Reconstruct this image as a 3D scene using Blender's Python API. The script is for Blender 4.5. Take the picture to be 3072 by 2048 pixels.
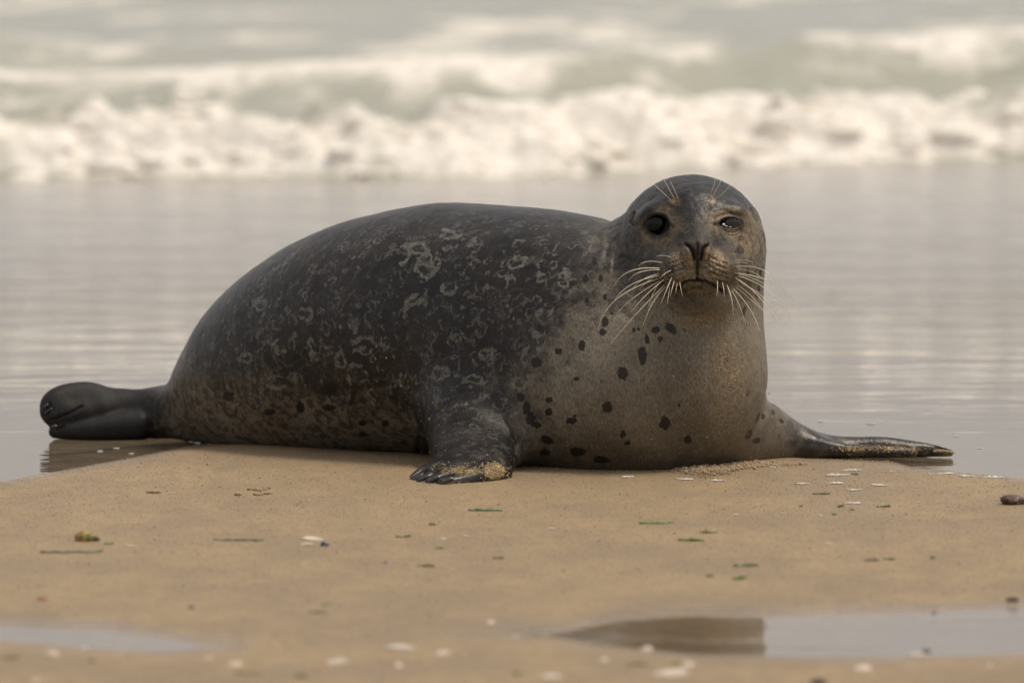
import bpy, math, random
import numpy as np
from mathutils import Vector, Matrix

# ------------------------------------------------------------------ camera, sky, sun, exposure
scene = bpy.context.scene
for o in list(bpy.data.objects):
    bpy.data.objects.remove(o)
COL = scene.collection

FPX = 28000.0                     # focal length in pixels of the 3072 px wide frame
CAM = np.array([0.0, -14.0, 1.25])
PITCH = math.radians(4.32)
cam_data = bpy.data.cameras.new('camera')
cam = bpy.data.objects.new('camera', cam_data)
COL.objects.link(cam)
cam.location = CAM
cam.rotation_euler = (math.pi / 2 - PITCH, 0, 0)
cam_data.sensor_width = 36.0
cam_data.lens = FPX / 3072 * 36.0
cam_data.clip_start = 0.5
cam_data.clip_end = 3000
cam_data.dof.use_dof = True
cam_data.dof.focus_distance = 13.98
cam_data.dof.aperture_fstop = 5.6
scene.camera = cam

SUN_ELEV, SUN_AZ = 66.0, 84.0     # azimuth measured from +Y (away from camera) towards +X (right)
world = bpy.data.worlds.new("World")
scene.world = world
world.use_nodes = True
wt = world.node_tree
wt.nodes.clear()
w_out = wt.nodes.new('ShaderNodeOutputWorld')
w_bg = wt.nodes.new('ShaderNodeBackground')
w_sky = wt.nodes.new('ShaderNodeTexSky')
w_sky.sky_type = 'NISHITA'
w_sky.sun_disc = False
w_sky.sun_elevation = math.radians(SUN_ELEV)
w_sky.sun_rotation = math.radians(SUN_AZ)
w_sky.air_density = 1.0
w_sky.dust_density = 4.0
w_hsv = wt.nodes.new('ShaderNodeHueSaturation')       # a hazy, overcast veil: little colour left in the sky
w_hsv.inputs['Saturation'].default_value = 0.25
w_mix = wt.nodes.new('ShaderNodeMix')
w_mix.data_type = 'RGBA'
w_mix.inputs['Factor'].default_value = 0.5
w_mix.inputs[7].default_value = (6.0, 5.65, 5.45, 1)
wt.links.new(w_sky.outputs[0], w_hsv.inputs['Color'])
wt.links.new(w_hsv.outputs[0], w_mix.inputs[6])
wt.links.new(w_mix.outputs[2], w_bg.inputs['Color'])
w_bg.inputs['Strength'].default_value = 0.125
wt.links.new(w_bg.outputs[0], w_out.inputs['Surface'])

sun_data = bpy.data.lights.new('sun', 'SUN')
sun_data.energy = 2.3
sun_data.angle = math.radians(14)
sun_data.color = (1.0, 0.88, 0.72)
sun = bpy.data.objects.new('sun', sun_data)
COL.objects.link(sun)
el, az = math.radians(SUN_ELEV), math.radians(SUN_AZ)
sdir = Vector((math.sin(az) * math.cos(el), math.cos(az) * math.cos(el), math.sin(el)))
sun.rotation_euler = (-sdir).to_track_quat('-Z', 'Y').to_euler()

vs = scene.view_settings
vs.view_transform = 'Standard'
vs.look = 'None'
vs.exposure = 0.0
vs.gamma = 1.0
vs.use_curve_mapping = False
scene.cycles.use_denoising = True
scene.cycles.max_bounces = 8
scene.cycles.transparent_max_bounces = 12

# ------------------------------------------------------------------ numeric helpers
cp, sp = math.cos(PITCH), math.sin(PITCH)

def at(px, py, Y):
    """point of the place seen at photograph pixel (px, py) at distance Y behind the chest line"""
    dx = (px - 1536) / FPX
    dv = (1024 - py) / FPX
    d = np.array([dx, cp + dv * sp, -sp + dv * cp])
    t = (Y - CAM[1]) / d[1]
    return CAM + d * t

def ground(px, py, z=0.0):
    dx = (px - 1536) / FPX
    dv = (1024 - py) / FPX
    d = np.array([dx, cp + dv * sp, -sp + dv * cp])
    t = (z - CAM[2]) / d[2]
    return CAM + d * t

def proj(P):
    d = P - CAM
    w = d[..., 1] * cp - d[..., 2] * sp
    v = d[..., 1] * sp + d[..., 2] * cp
    return 1536 + FPX * d[..., 0] / w, 1024 - FPX * v / w

def _hash(i, j, k, seed):
    h = (i * 374761393 + j * 668265263 + k * 2147483647 + seed * 1274126177) & 0xFFFFFFFF
    h = ((h ^ (h >> 13)) * 1274126177) & 0xFFFFFFFF
    return ((h ^ (h >> 16)) & 0xFFFF) / 65535.0

def vnoise(P, scale, seed=0):
    """value noise in 0..1; P is (n,3) or (n,2)"""
    Q = P * scale
    if Q.shape[-1] == 2:
        Q = np.concatenate([Q, np.zeros(Q.shape[:-1] + (1,))], -1)
    I = np.floor(Q).astype(np.int64)
    F = Q - I
    F = F * F * (3 - 2 * F)
    r = 0
    for a in (0, 1):
        for b in (0, 1):
            for c in (0, 1):
                w = (F[..., 0] if a else 1 - F[..., 0]) * (F[..., 1] if b else 1 - F[..., 1]) * (F[..., 2] if c else 1 - F[..., 2])
                r = r + w * _hash(I[..., 0] + a, I[..., 1] + b, I[..., 2] + c, seed)
    return r

def fbm(P, scale, octaves=4, seed=0, gain=0.5):
    r, a, s = 0, 1.0, 0.0
    for k in range(octaves):
        r = r + a * vnoise(P, scale * 2.03 ** k, seed + 17 * k)
        s += a
        a *= gain
    return r / s

def sstep(a, b, x):
    t = np.clip((x - a) / (b - a), 0, 1)
    return t * t * (3 - 2 * t)

def smin(a, b, k):
    h = np.maximum(k - np.abs(a - b), 0) / k
    return np.minimum(a, b) - h * h * k * 0.25

def smax(a, b, k):
    return -smin(-a, -b, k)

# ------------------------------------------------------------------ object helpers
def link_mesh(name, verts, faces, mat, parent=None, smooth=True, attrs=None):
    me = bpy.data.meshes.new(name)
    if isinstance(faces, np.ndarray):
        n, m = len(faces), faces.shape[1]
        me.vertices.add(len(verts))
        me.vertices.foreach_set('co', np.asarray(verts, dtype=np.float32).ravel())
        me.loops.add(n * m)
        me.loops.foreach_set('vertex_index', faces.astype(np.int32).ravel())
        me.polygons.add(n)
        me.polygons.foreach_set('loop_start', np.arange(0, n * m, m, dtype=np.int32))
        me.update(calc_edges=True)
    else:
        me.from_pydata([tuple(map(float, v)) for v in verts], [], faces)
        me.update()
    if smooth:
        me.polygons.foreach_set('use_smooth', np.ones(len(me.polygons), dtype=bool))
    for k, a in (attrs or {}).items():
        at_ = me.attributes.new(k, 'FLOAT', 'POINT')
        at_.data.foreach_set('value', np.asarray(a, dtype=np.float32))
    if mat:
        me.materials.append(mat)
    o = bpy.data.objects.new(name, me)
    COL.objects.link(o)
    if parent:
        o.parent = parent
    return o

def tag(o, label=None, cat=None, group=None, kind=None):
    if label: o['label'] = label
    if cat: o['category'] = cat
    if group: o['group'] = group
    if kind: o['kind'] = kind
    return o

class NT:
    """tiny node-tree writer"""
    def __init__(self, name):
        self.mat = bpy.data.materials.new(name)
        self.mat.use_nodes = True
        self.t = self.mat.node_tree
        self.t.nodes.clear()
        self.out = self.t.nodes.new('ShaderNodeOutputMaterial')
    def n(self, typ, ins=None, **props):
        nd = self.t.nodes.new(typ)
        for k, v in props.items():
            setattr(nd, k, v)
        for k, v in (ins or {}).items():
            self.set(nd, k, v)
        return nd
    def set(self, nd, k, v):
        s = nd.inputs[k]
        if isinstance(v, bpy.types.NodeSocket):
            self.t.links.new(v, s)
        else:
            if isinstance(v, tuple) and len(v) == 3 and s.type == 'RGBA':
                v = v + (1,)
            s.default_value = v
    def math(self, op, a, b=0.0, c=0.0, clamp=False):
        nd = self.n('ShaderNodeMath', operation=op, use_clamp=clamp)
        self.set(nd, 0, a); self.set(nd, 1, b); self.set(nd, 2, c)
        return nd.outputs[0]
    def mix(self, f, a, b, blend='MIX'):
        nd = self.n('ShaderNodeMix', data_type='RGBA', blend_type=blend)
        self.set(nd, 0, f); self.set(nd, 6, a); self.set(nd, 7, b)
        return nd.outputs[2]
    def ramp(self, f, lo, hi, a=0.0, b=1.0):
        nd = self.n('ShaderNodeMapRange', interpolation_type='SMOOTHSTEP')
        self.set(nd, 0, f); self.set(nd, 1, lo); self.set(nd, 2, hi); self.set(nd, 3, a); self.set(nd, 4, b)
        return nd.outputs[0]
    def attr(self, name):
        return self.n('ShaderNodeAttribute', attribute_name=name).outputs['Fac']
    def obj(self, scale=(1, 1, 1), rot=(0, 0, 0)):
        tc = self.n('ShaderNodeTexCoord')
        mp = self.n('ShaderNodeMapping')
        self.t.links.new(tc.outputs['Object'], mp.inputs[0])
        mp.inputs['Scale'].default_value = scale
        mp.inputs['Rotation'].default_value = rot
        return mp.outputs[0]
    def noise(self, vec, scale, detail=3.0, rough=0.5, dist=0.0):
        nd = self.n('ShaderNodeTexNoise', {'Vector': vec, 'Scale': scale, 'Detail': detail, 'Roughness': rough, 'Distortion': dist})
        return nd.outputs[0]
    def noisec(self, vec, scale, detail=2.0):
        return self.n('ShaderNodeTexNoise', {'Vector': vec, 'Scale': scale, 'Detail': detail}).outputs[1]
    def bump(self, h, dist, strength=1.0, normal=None):
        nd = self.n('ShaderNodeBump', {'Height': h, 'Distance': dist, 'Strength': strength})
        if normal is not None:
            self.set(nd, 'Normal', normal)
        return nd.outputs[0]
    def principled(self, **ins):
        nd = self.n('ShaderNodeBsdfPrincipled')
        for k, v in ins.items():
            self.set(nd, k.replace('_', ' '), v)
        return nd.outputs[0]
    def surface(self, s):
        self.t.links.new(s, self.out.inputs['Surface'])
        return self.mat

def simple_mat(name, c1, c2=None, scale=200, rough=0.6, bumpd=0.0, spec=0.5):
    m = NT(name)
    v = m.obj()
    f = m.ramp(m.noise(v, scale, 4), 0.35, 0.65)
    col = m.mix(f, c1, c2 or tuple(x * 0.7 for x in c1))
    kw = {}
    if bumpd:
        kw['Normal'] = m.bump(m.noise(v, scale * 1.5, 3), bumpd)
    return m.surface(m.principled(Base_Color=col, Roughness=rough, Specular_IOR_Level=spec, **kw))

# ------------------------------------------------------------------ materials
def mat_sand():
    m = NT('sand')
    v = m.obj()
    geo = m.n('ShaderNodeNewGeometry')
    sep = m.n('ShaderNodeSeparateXYZ', {0: geo.outputs['Position']})
    big = m.noise(v, 3.0, 3)
    mid = m.noise(m.obj((1, 0.35, 1)), 40.0, 4)
    grain = m.noise(v, 260.0, 4, 0.9)
    grain2 = m.noise(v, 1500.0, 2, 0.7)
    big = m.math('ADD', m.math('MULTIPLY', big, 0.5), m.math('MULTIPLY', m.noise(m.obj((1, .4, 1)), 11, 4), 0.5))
    col = m.mix(m.ramp(big, 0.38, 0.62), (0.330, 0.244, 0.144), (0.255, 0.194, 0.124))
    col = m.mix(m.ramp(mid, 0.35, 0.7, 0, 0.5), col, (0.240, 0.180, 0.108))
    col = m.mix(m.ramp(grain, 0.32, 0.68), m.mix(1.0, col, (0.60, 0.57, 0.54), 'MULTIPLY'), m.mix(1.0, col, (1.42, 1.38, 1.32), 'MULTIPLY'))
    col = m.mix(m.ramp(grain2, 0.66, 0.74, 0, 0.55), col, (0.62, 0.50, 0.33))
    col = m.mix(m.ramp(grain2, 0.36, 0.28, 0, 0.45), col, (0.09, 0.07, 0.055))
    wet = m.math('MULTIPLY', m.attr('wet'), 1.0)
    col = m.mix(wet, col, m.mix(1.0, col, (0.82, 0.82, 0.84), 'MULTIPLY'))
    rough = m.n('ShaderNodeMapRange', {0: wet, 3: 0.62, 4: 0.22}).outputs[0]
    h = m.math('ADD', m.math('MULTIPLY', grain, 0.6), m.math('MULTIPLY', mid, 0.8))
    bs = m.n('ShaderNodeMapRange', {0: wet, 3: 1.0, 4: 0.25}).outputs[0]
    nb = m.n('ShaderNodeBump', {'Height': h, 'Distance': 0.0022, 'Strength': bs}).outputs[0]
    return m.surface(m.principled(Base_Color=col, Roughness=rough, Specular_IOR_Level=0.35, Normal=nb))

def mat_water(name, ripple=1.0):
    m = NT(name)
    geo = m.n('ShaderNodeNewGeometry')
    sep = m.n('ShaderNodeSeparateXYZ', {0: geo.outputs['Position']})
    y = sep.outputs[1]
    far = m.ramp(y, 0.4, 4.0, 0.12, 1.0)
    r1 = m.noise(m.obj((0.35, 1.0, 1)), 5.0, 3, 0.5, 0.4)
    r2 = m.noise(m.obj((0.22, 1.0, 1)), 24.0, 3, 0.55)
    h = m.math('ADD', m.math('MULTIPLY', r1, 1.0), m.math('MULTIPLY', r2, 0.30))
    nb = m.n('ShaderNodeBump', {'Height': h, 'Distance': 0.030 * ripple, 'Strength': far}).outputs[0]
    fres = m.n('ShaderNodeFresnel', {'IOR': 1.33, 'Normal': nb}).outputs[0]
    gl = m.n('ShaderNodeBsdfGlossy', {'Color': (1, 1, 1), 'Roughness': m.ramp(y, 1.2, 6.0, 0.015, 0.17), 'Normal': nb}).outputs[0]
    murk = m.ramp(y, 0.6, 9.0, 0.10, 0.85)
    tr = m.n('ShaderNodeBsdfTransparent', {'Color': (0.93, 0.93, 0.90)}).outputs[0]
    silt = m.n('ShaderNodeBsdfDiffuse', {'Color': (0.38, 0.345, 0.300)}).outputs[0]
    body = m.n('ShaderNodeMixShader', {0: murk, 1: tr, 2: silt}).outputs[0]
    mx = m.n('ShaderNodeMixShader', {0: fres, 1: body, 2: gl}).outputs[0]
    return m.surface(mx)

def mat_sea():
    m = NT('sea_water')
    foam = m.attr('foam')
    v = m.obj()
    n = m.noise(v, 14, 4, 0.6)
    f = m.ramp(m.math('ADD', foam, m.math('MULTIPLY', m.math('SUBTRACT', n, 0.5), 0.6)), 0.15, 0.85)
    wcol = m.mix(m.noise(v, 3, 2), (0.30, 0.305, 0.245), (0.38, 0.37, 0.30))
    col = m.mix(f, wcol, m.mix(m.ramp(m.noise(v, 30, 4), 0.35, 0.7), (0.82, 0.775, 0.715), (0.58, 0.545, 0.48)))
    rough = m.n('ShaderNodeMapRange', {0: f, 3: 0.10, 4: 0.8}).outputs[0]
    nb = m.bump(m.noise(m.obj((0.6, 1, 1)), 12, 4), 0.02)
    return m.surface(m.principled(Base_Color=col, Roughness=rough, IOR=1.33, Normal=nb))

def mat_foam(name='foam', c=(0.93, 0.885, 0.82)):
    m = NT(name)
    v = m.obj()
    col = m.mix(m.ramp(m.noise(v, 16, 4), 0.4, 0.65), c, (c[0] * 0.9, c[1] * 0.885, c[2] * 0.85))
    nb = m.bump(m.noise(v, 60, 4), 0.004)
    pr = m.principled(Base_Color=col, Roughness=0.7, Specular_IOR_Level=0.3, Normal=nb)
    tl = m.n('ShaderNodeBsdfTranslucent', {'Color': col}).outputs[0]
    return m.surface(m.n('ShaderNodeMixShader', {0: 0.06, 1: pr, 2: tl}).outputs[0])

def mat_coat():
    m = NT('seal_coat')
    v = m.obj()
    warp = m.n('ShaderNodeVectorMath', {0: m.noisec(v, 38, 3), 1: (0.5, 0.5, 0.5)}, operation='SUBTRACT').outputs[0]
    warp = m.n('ShaderNodeVectorMath', {0: warp, 3: 0.028}, operation='SCALE').outputs[0]
    vw = m.n('ShaderNodeVectorMath', {0: v, 1: warp}, operation='ADD').outputs[0]
    warp2 = m.n('ShaderNodeVectorMath', {0: m.noisec(v, 190, 2), 1: (0.5, 0.5, 0.5)}, operation='SUBTRACT').outputs[0]
    warp2 = m.n('ShaderNodeVectorMath', {0: warp2, 3: 0.007}, operation='SCALE').outputs[0]
    vw = m.n('ShaderNodeVectorMath', {0: vw, 1: warp2}, operation='ADD').outputs[0]
    nA = m.noise(v, 14, 4, 0.6)
    nB = m.noise(v, 60, 5, 0.65)
    nC = m.noise(vw, 34, 4, 0.6)
    fine = m.noise(m.obj((1.0, 1.0, 0.35), (0, 0.7, 0)), 420, 3, 0.65)
    vent = m.attr('vent')
    # ragged boundary between the dark saddle and the pale belly
    vf = m.math('ADD', vent, m.math('MULTIPLY', m.math('SUBTRACT', nC, 0.5), 1.15))
    vf = m.ramp(vf, 0.24, 0.86)
    dors = m.mix(m.ramp(nA, 0.3, 0.7), (0.0065, 0.0065, 0.0078), (0.020, 0.0165, 0.0140))
    dors = m.mix(m.ramp(nB, 0.45, 0.7, 0, 0.6), dors, (0.034, 0.028, 0.023))
    bel = m.mix(m.ramp(nA, 0.35, 0.65), (0.160, 0.136, 0.098), (0.112, 0.091, 0.064))
    bel = m.mix(m.ramp(nB, 0.5, 0.75, 0, 0.35), bel, (0.10, 0.075, 0.055))
    bel = m.mix(m.attr('pale'), bel, (0.230, 0.205, 0.160))
    bel = m.mix(m.math('MULTIPLY', m.attr('damp'), 0.55), bel, (0.075, 0.056, 0.034))
    col = m.mix(vf, dors, bel)
    # pale broken rings and flecks
    vo = m.n('ShaderNodeTexVoronoi', {'Vector': vw, 'Scale': 40.0, 'Randomness': 0.9}, feature='F1')
    sepc = m.n('ShaderNodeSeparateColor', {0: vo.outputs['Color']})
    rad = m.math('ADD', m.math('MULTIPLY', sepc.outputs[1], 0.16), 0.26)
    band = m.math('ABSOLUTE', m.math('SUBTRACT', vo.outputs['Distance'], rad))
    band = m.ramp(band, 0.10, 0.035)
    keep = m.ramp(sepc.outputs[0], 0.30, 0.38)
    brk = m.ramp(m.noise(v, 75, 3, 0.6), 0.44, 0.54)
    ringf = m.math('MULTIPLY', m.math('MULTIPLY', band, keep), brk)
    fleck = m.math('MULTIPLY', m.ramp(m.noise(vw, 90, 3, 0.6), 0.60, 0.68), m.ramp(m.noise(v, 13, 3), 0.46, 0.58))
    ringf = m.math('MAXIMUM', ringf, m.math('MULTIPLY', fleck, 0.9))
    n1 = m.noise(vw, 26, 2, 0.5)
    line1 = m.ramp(m.math('ABSOLUTE', m.math('SUBTRACT', n1, 0.5)), 0.030, 0.008)
    n2 = m.noise(vw, 52, 2, 0.5)
    line2 = m.ramp(m.math('ABSOLUTE', m.math('SUBTRACT', n2, 0.47)), 0.034, 0.010)
    lines = m.math('MAXIMUM', m.math('MULTIPLY', line1, m.ramp(m.noise(v, 30, 3), 0.48, 0.58)), m.math('MULTIPLY', line2, m.ramp(m.noise(v, 21, 3), 0.50, 0.60)))
    ringf = m.math('MAXIMUM', m.math('MULTIPLY', ringf, 0.9), m.math('MULTIPLY', lines, 0.62))
    ringf = m.math('MULTIPLY', ringf, m.attr('net'))
    ra = m.math('ADD', m.attr('ring'), m.math('MULTIPLY', m.math('SUBTRACT', nB, 0.5), 0.9))
    ringf = m.math('MAXIMUM', ringf, m.ramp(ra, 0.35, 0.65))
    ringf = m.math('MULTIPLY', ringf, m.ramp(m.noise(v, 170, 3), 0.30, 0.62, 0.35, 1.0))
    col = m.mix(m.math('MULTIPLY', ringf, 0.82), col, (0.158, 0.150, 0.134))
    # dark spots
    sa = m.math('ADD', m.attr('spot'), m.math('MULTIPLY', m.math('SUBTRACT', m.noise(v, 160, 4, 0.65), 0.5), 1.3))
    sf = m.ramp(sa, 0.10, 0.36)
    col = m.mix(m.math('MULTIPLY', sf, 0.93), col, (0.010, 0.0075, 0.006))
    # mottling of the face and flank
    mot = m.ramp(m.noise(vw, 85, 4, 0.6), 0.46, 0.60)
    col = m.mix(m.math('MULTIPLY', mot, m.attr('mot')), col, m.mix(1.0, col, (0.38, 0.34, 0.32), 'MULTIPLY'))
    # face tints
    col = m.mix(m.math('MULTIPLY', m.attr('tan'), m.ramp(m.noise(v, 130, 4, 0.7), 0.38, 0.60, 0.15, 1.0)), col, (0.32, 0.22, 0.125))
    col = m.mix(m.attr('grey'), col, (0.022, 0.020, 0.022))
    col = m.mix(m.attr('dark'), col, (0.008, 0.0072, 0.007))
    # sand stuck in the fur
    sg = m.noise(v, 520, 3, 0.8)
    sg2 = m.noise(v, 60, 4, 0.7)
    sk = m.math('ADD', m.attr('sand'), m.math('MULTIPLY', m.math('SUBTRACT', sg, 0.5), 2.2))
    sk = m.math('ADD', sk, m.math('MULTIPLY', m.math('SUBTRACT', sg2, 0.5), 1.1))
    sandf = m.math('MULTIPLY', m.ramp(sk, 0.66, 0.84), m.ramp(m.attr('sand'), 0.02, 0.2))
    col = m.mix(sandf, col, m.mix(m.noise(v, 900, 1), (0.50, 0.37, 0.19), (0.33, 0.24, 0.13)))
    col = m.mix(1.0, col, m.mix(m.ramp(fine, 0.3, 0.7), (0.68, 0.68, 0.68), (1.32, 1.32, 1.32)), 'MULTIPLY')
    h = m.math('ADD', m.math('MULTIPLY', fine, 0.5), m.math('MULTIPLY', m.noise(v, 45, 4), 0.9))
    h = m.math('ADD', h, m.math('MULTIPLY', sandf, 0.8))
    nb = m.bump(h, 0.0011)
    rough = m.math('ADD', 0.35, m.math('MULTIPLY', vf, 0.20))
    rough = m.math('ADD', rough, m.math('MULTIPLY', sandf, 0.3))
    rough = m.math('SUBTRACT', rough, m.math('MULTIPLY', m.attr('wet'), 0.16))
    rough = m.math('ADD', rough, m.math('MULTIPLY', m.attr('dark'), 0.35))
    rough = m.math('ADD', rough, m.math('MULTIPLY', m.attr('grey'), 0.16))
    return m.surface(m.principled(Base_Color=col, Roughness=rough, Specular_IOR_Level=0.31, Normal=nb))

M = {}
M['sand'] = mat_sand()
M['water'] = mat_water('shallow_water')
M['puddle'] = mat_water('puddle_water', 1.3)
M['sea'] = mat_sea()
M['foam'] = mat_foam()
M['fleck'] = mat_foam('dry_foam', (0.70, 0.67, 0.61))
M['coat'] = mat_coat()
M['eye'] = simple_mat('eye', (0.004, 0.003, 0.003), (0.002, 0.002, 0.002), 60, 0.08, 0, 0.25)
M['eye_grey'] = simple_mat('eye_grey', (0.055, 0.052, 0.050), (0.030, 0.028, 0.027), 60, 0.07, 0, 0.45)
M['eye_glint'] = simple_mat('eye_glint', (0.75, 0.74, 0.72), (0.6, 0.6, 0.6), 60, 0.05, 0, 1.0)
M['whisker'] = simple_mat('whisker', (0.80, 0.74, 0.60), (0.62, 0.54, 0.38), 30, 0.35)
M['grit_pale'] = simple_mat('grit_pale', (0.52, 0.43, 0.30), (0.36, 0.28, 0.17), 300, 0.6)
M['grit_dark'] = simple_mat('grit_dark', (0.20, 0.15, 0.10), (0.11, 0.085, 0.06), 300, 0.6)
M['grain_light'] = simple_mat('grain_light', (0.50, 0.385, 0.24), (0.38, 0.285, 0.17), 500, 0.6)
M['grain_dark'] = simple_mat('grain_dark', (0.28, 0.21, 0.13), (0.20, 0.15, 0.10), 500, 0.6)
M['claw'] = simple_mat('claw', (0.045, 0.038, 0.034), (0.02, 0.017, 0.015), 200, 0.22, 0, 0.6)
M['claw_pale'] = simple_mat('claw_pale', (0.42, 0.31, 0.18), (0.25, 0.18, 0.11), 200, 0.3)
M['grain'] = simple_mat('sand_grain', (0.46, 0.34, 0.19), (0.30, 0.22, 0.13), 600, 0.7)
M['clump'] = simple_mat('sand_clump', (0.44, 0.33, 0.20), (0.30, 0.22, 0.13), 700, 0.8, 0.001)
M['weed'] = simple_mat('seaweed', (0.105, 0.145, 0.040), (0.060, 0.085, 0.028), 300, 0.35)
M['weed_bright'] = simple_mat('seaweed_bright', (0.19, 0.235, 0.055), (0.12, 0.155, 0.04), 250, 0.35)
M['weed_olive'] = simple_mat('seaweed_olive', (0.20, 0.175, 0.090), (0.125, 0.12, 0.055), 250, 0.45)
M['weed_yellow'] = simple_mat('seaweed_yellow', (0.28, 0.22, 0.06), (0.16, 0.14, 0.04), 250, 0.45)
M['shell'] = simple_mat('shell', (0.62, 0.54, 0.45), (0.48, 0.39, 0.31), 160, 0.4)
M['shell_pink'] = simple_mat('shell_pink', (0.66, 0.55, 0.44), (0.52, 0.38, 0.29), 160, 0.4)
M['mussel'] = simple_mat('mussel', (0.05, 0.065, 0.095), (0.10, 0.12, 0.16), 150, 0.25)
M['brown'] = simple_mat('brown_stone', (0.120, 0.055, 0.028), (0.030, 0.015, 0.010), 120, 0.32, 0.003, 0.5)
M['orange'] = simple_mat('orange_bit', (0.35, 0.12, 0.05), (0.22, 0.08, 0.04), 150, 0.5)
M['mosaic'] = simple_mat('mottled_pebble', (0.36, 0.24, 0.05), (0.06, 0.07, 0.015), 110, 0.5, 0.001)

# ------------------------------------------------------------------ ground: sand, puddles, shallow water
WL = -0.008
SH_X = np.array([-8, -3, -0.76, -0.70, -0.61, -0.51, -0.3, 0.0, 0.3, 0.45, 0.575, 0.605, 0.765, 1.5, 3, 8])
SH_Y = np.array([-1.9, -1.0, -0.10, 0.03, 0.23, 0.49, 0.75, 0.85, 0.6, 0.33, 0.235, 0.14, -0.055, -0.45, -1.0, -1.9])
def shore(X):
    return np.interp(X, SH_X, SH_Y)

def gp(pts):
    q = np.array([ground(a, b)[:2] for a, b in pts])
    return q
PR_T = gp([(1640, 1893), (1690, 1884), (1850, 1852), (2050, 1838), (2300, 1841), (2700, 1828), (3072, 1812), (3600, 1800), (3900, 1850)])
PR_B = gp([(1640, 1895), (1690, 1905), (1800, 1925), (2100, 1956), (2300, 1961), (2700, 1958), (3072, 1950), (3600, 1930), (3900, 1860)])
PL_T = gp([(-600, 1868), (-300, 1860), (0, 1869), (300, 1878), (500, 1905), (640, 1930)])
PL_B = gp([(-600, 1876), (-300, 1900), (0, 1908), (300, 1938), (500, 1946), (640, 1936)])
def puddle_in(X, Y):
    s = np.full(X.shape, -9.0)
    for T, B in ((PR_T, PR_B), (PL_T, PL_B)):
        t = np.interp(X, T[:, 0], T[:, 1]); b = np.interp(X, B[:, 0], B[:, 1])
        lim = np.minimum(X - T[0, 0], T[-1, 0] - X)
        s = np.maximum(s, np.minimum(np.minimum(t - Y, Y - b), lim * 2))
    return s

def sand_h(X, Y):
    P = np.stack([X, Y], -1)
    wob = (fbm(P, 5.0, 3, 5) - 0.5)
    d = shore(X) - Y + wob * 0.05          # >0 on the bar
    h = WL + np.where(d > 0, 0.045 * d, 0.04 * d)
    h = np.minimum(h, 0.0)
    h = -smin(-h, np.full(h.shape, 0.06 + 0.0), 0.02) if False else np.maximum(h, -0.10)
    h = h + (fbm(P * np.array([1, 0.6]), 2.2, 3, 9) - 0.5) * 0.004 * sstep(0.15, 0.6, d)
    h = h + (fbm(P * np.array([1, 0.7]), 14, 3, 3) - 0.5) * 0.0016
    s = puddle_in(X, Y) + (fbm(P, 9, 3, 21) - 0.5) * 0.03
    ph = np.clip(-0.0035 - 0.05 * s, -0.02, 0.1)
    h = np.where(s > -0.12, np.minimum(h, ph + 0.0), h)
    h = np.where(Y > 6, h - (Y - 6) * 0.01, h)
    return h

def axis(segs):
    out = []
    for a, b, s in segs:
        out.append(np.arange(a, b, s))
    return np.concatenate(out + [np.array([segs[-1][1]])])

def grid_mesh(xs, ys, zf):
    X, Y = np.meshgrid(xs, ys)
    Z = zf(X, Y)
    nx, ny = len(xs), len(ys)
    V = np.stack([X, Y, Z], -1).reshape(-1, 3)
    i = np.arange(ny - 1)[:, None] * nx + np.arange(nx - 1)[None]
    F = np.stack([i, i + 1, i + nx + 1, i + nx], -1).reshape(-1, 4)
    return V, F

xs = axis([(-300, -20, 20), (-20, -3, 1.0), (-3, -1.0, 0.08), (-1.0, 1.0, 0.0085), (1.0, 3, 0.08), (3, 20, 1.0), (20, 300, 20)])
ys = axis([(-60, -8, 2.0), (-8, -3.4, 0.15), (-3.4, 1.2, 0.011), (1.2, 8, 0.15), (8, 30, 1.0), (30, 300, 20)])
V, F = grid_mesh(xs, ys, sand_h)
dsh = shore(V[:, 0]) - V[:, 1]
wet = 1 - sstep(0.0, 0.30, dsh + (fbm(V[:, :2], 6, 3, 2) - 0.5) * 0.12)
pin = puddle_in(V[:, 0], V[:, 1])
wet = np.maximum(wet, sstep(-0.16, 0.0, pin + (fbm(V[:, :2], 7, 3, 8) - 0.5) * 0.08))
# thin film left of the right-hand puddle
gl = ground(1560, 1890)
wet = np.maximum(wet, 0.8 * np.exp(-((V[:, 0] - gl[0]) / 0.09) ** 2 - ((V[:, 1] - gl[1]) / 0.12) ** 2))
sand_o = link_mesh('sand', V, F, M['sand'], attrs={'wet': wet})
tag(sand_o, kind='structure')

V, F = grid_mesh(axis([(-300, -20, 20), (-20, 20, 0.5), (20, 300, 20)]), axis([(-2.2, 9.0, 0.2)]), lambda X, Y: np.full(X.shape, WL))
tag(link_mesh('water', V, F, M['water']), kind='structure')
for T, B in ((PR_T, PR_B), (PL_T, PL_B)):
    x0, x1 = T[0, 0] - 0.05, T[-1, 0] + 0.05
    y0, y1 = B[:, 1].min() - 0.06, T[:, 1].max() + 0.06
    V, F = grid_mesh(np.linspace(x0, x1, 60), np.linspace(y0, y1, 20), lambda X, Y: np.full(X.shape, -0.0040))
    # keep only cells near the hollow
    c = V[F].mean(1)
    F = F[puddle_in(c[:, 0], c[:, 1]) > -0.05]
    tag(link_mesh('puddle', V, F, M['puddle']), kind='structure')

# ------------------------------------------------------------------ the breaking wave and the sea behind
def front(X):                       # where the foam front meets the flat water
    P = np.stack([X, X * 0], -1)
    return 7.70 + 0.80 * sstep(-0.3, 1.2, X) * 1.0 + 0.10 * (fbm(P, 2.2, 3, 31) - 0.5) + 0.05 * (fbm(P, 9, 2, 33) - 0.5)

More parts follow.
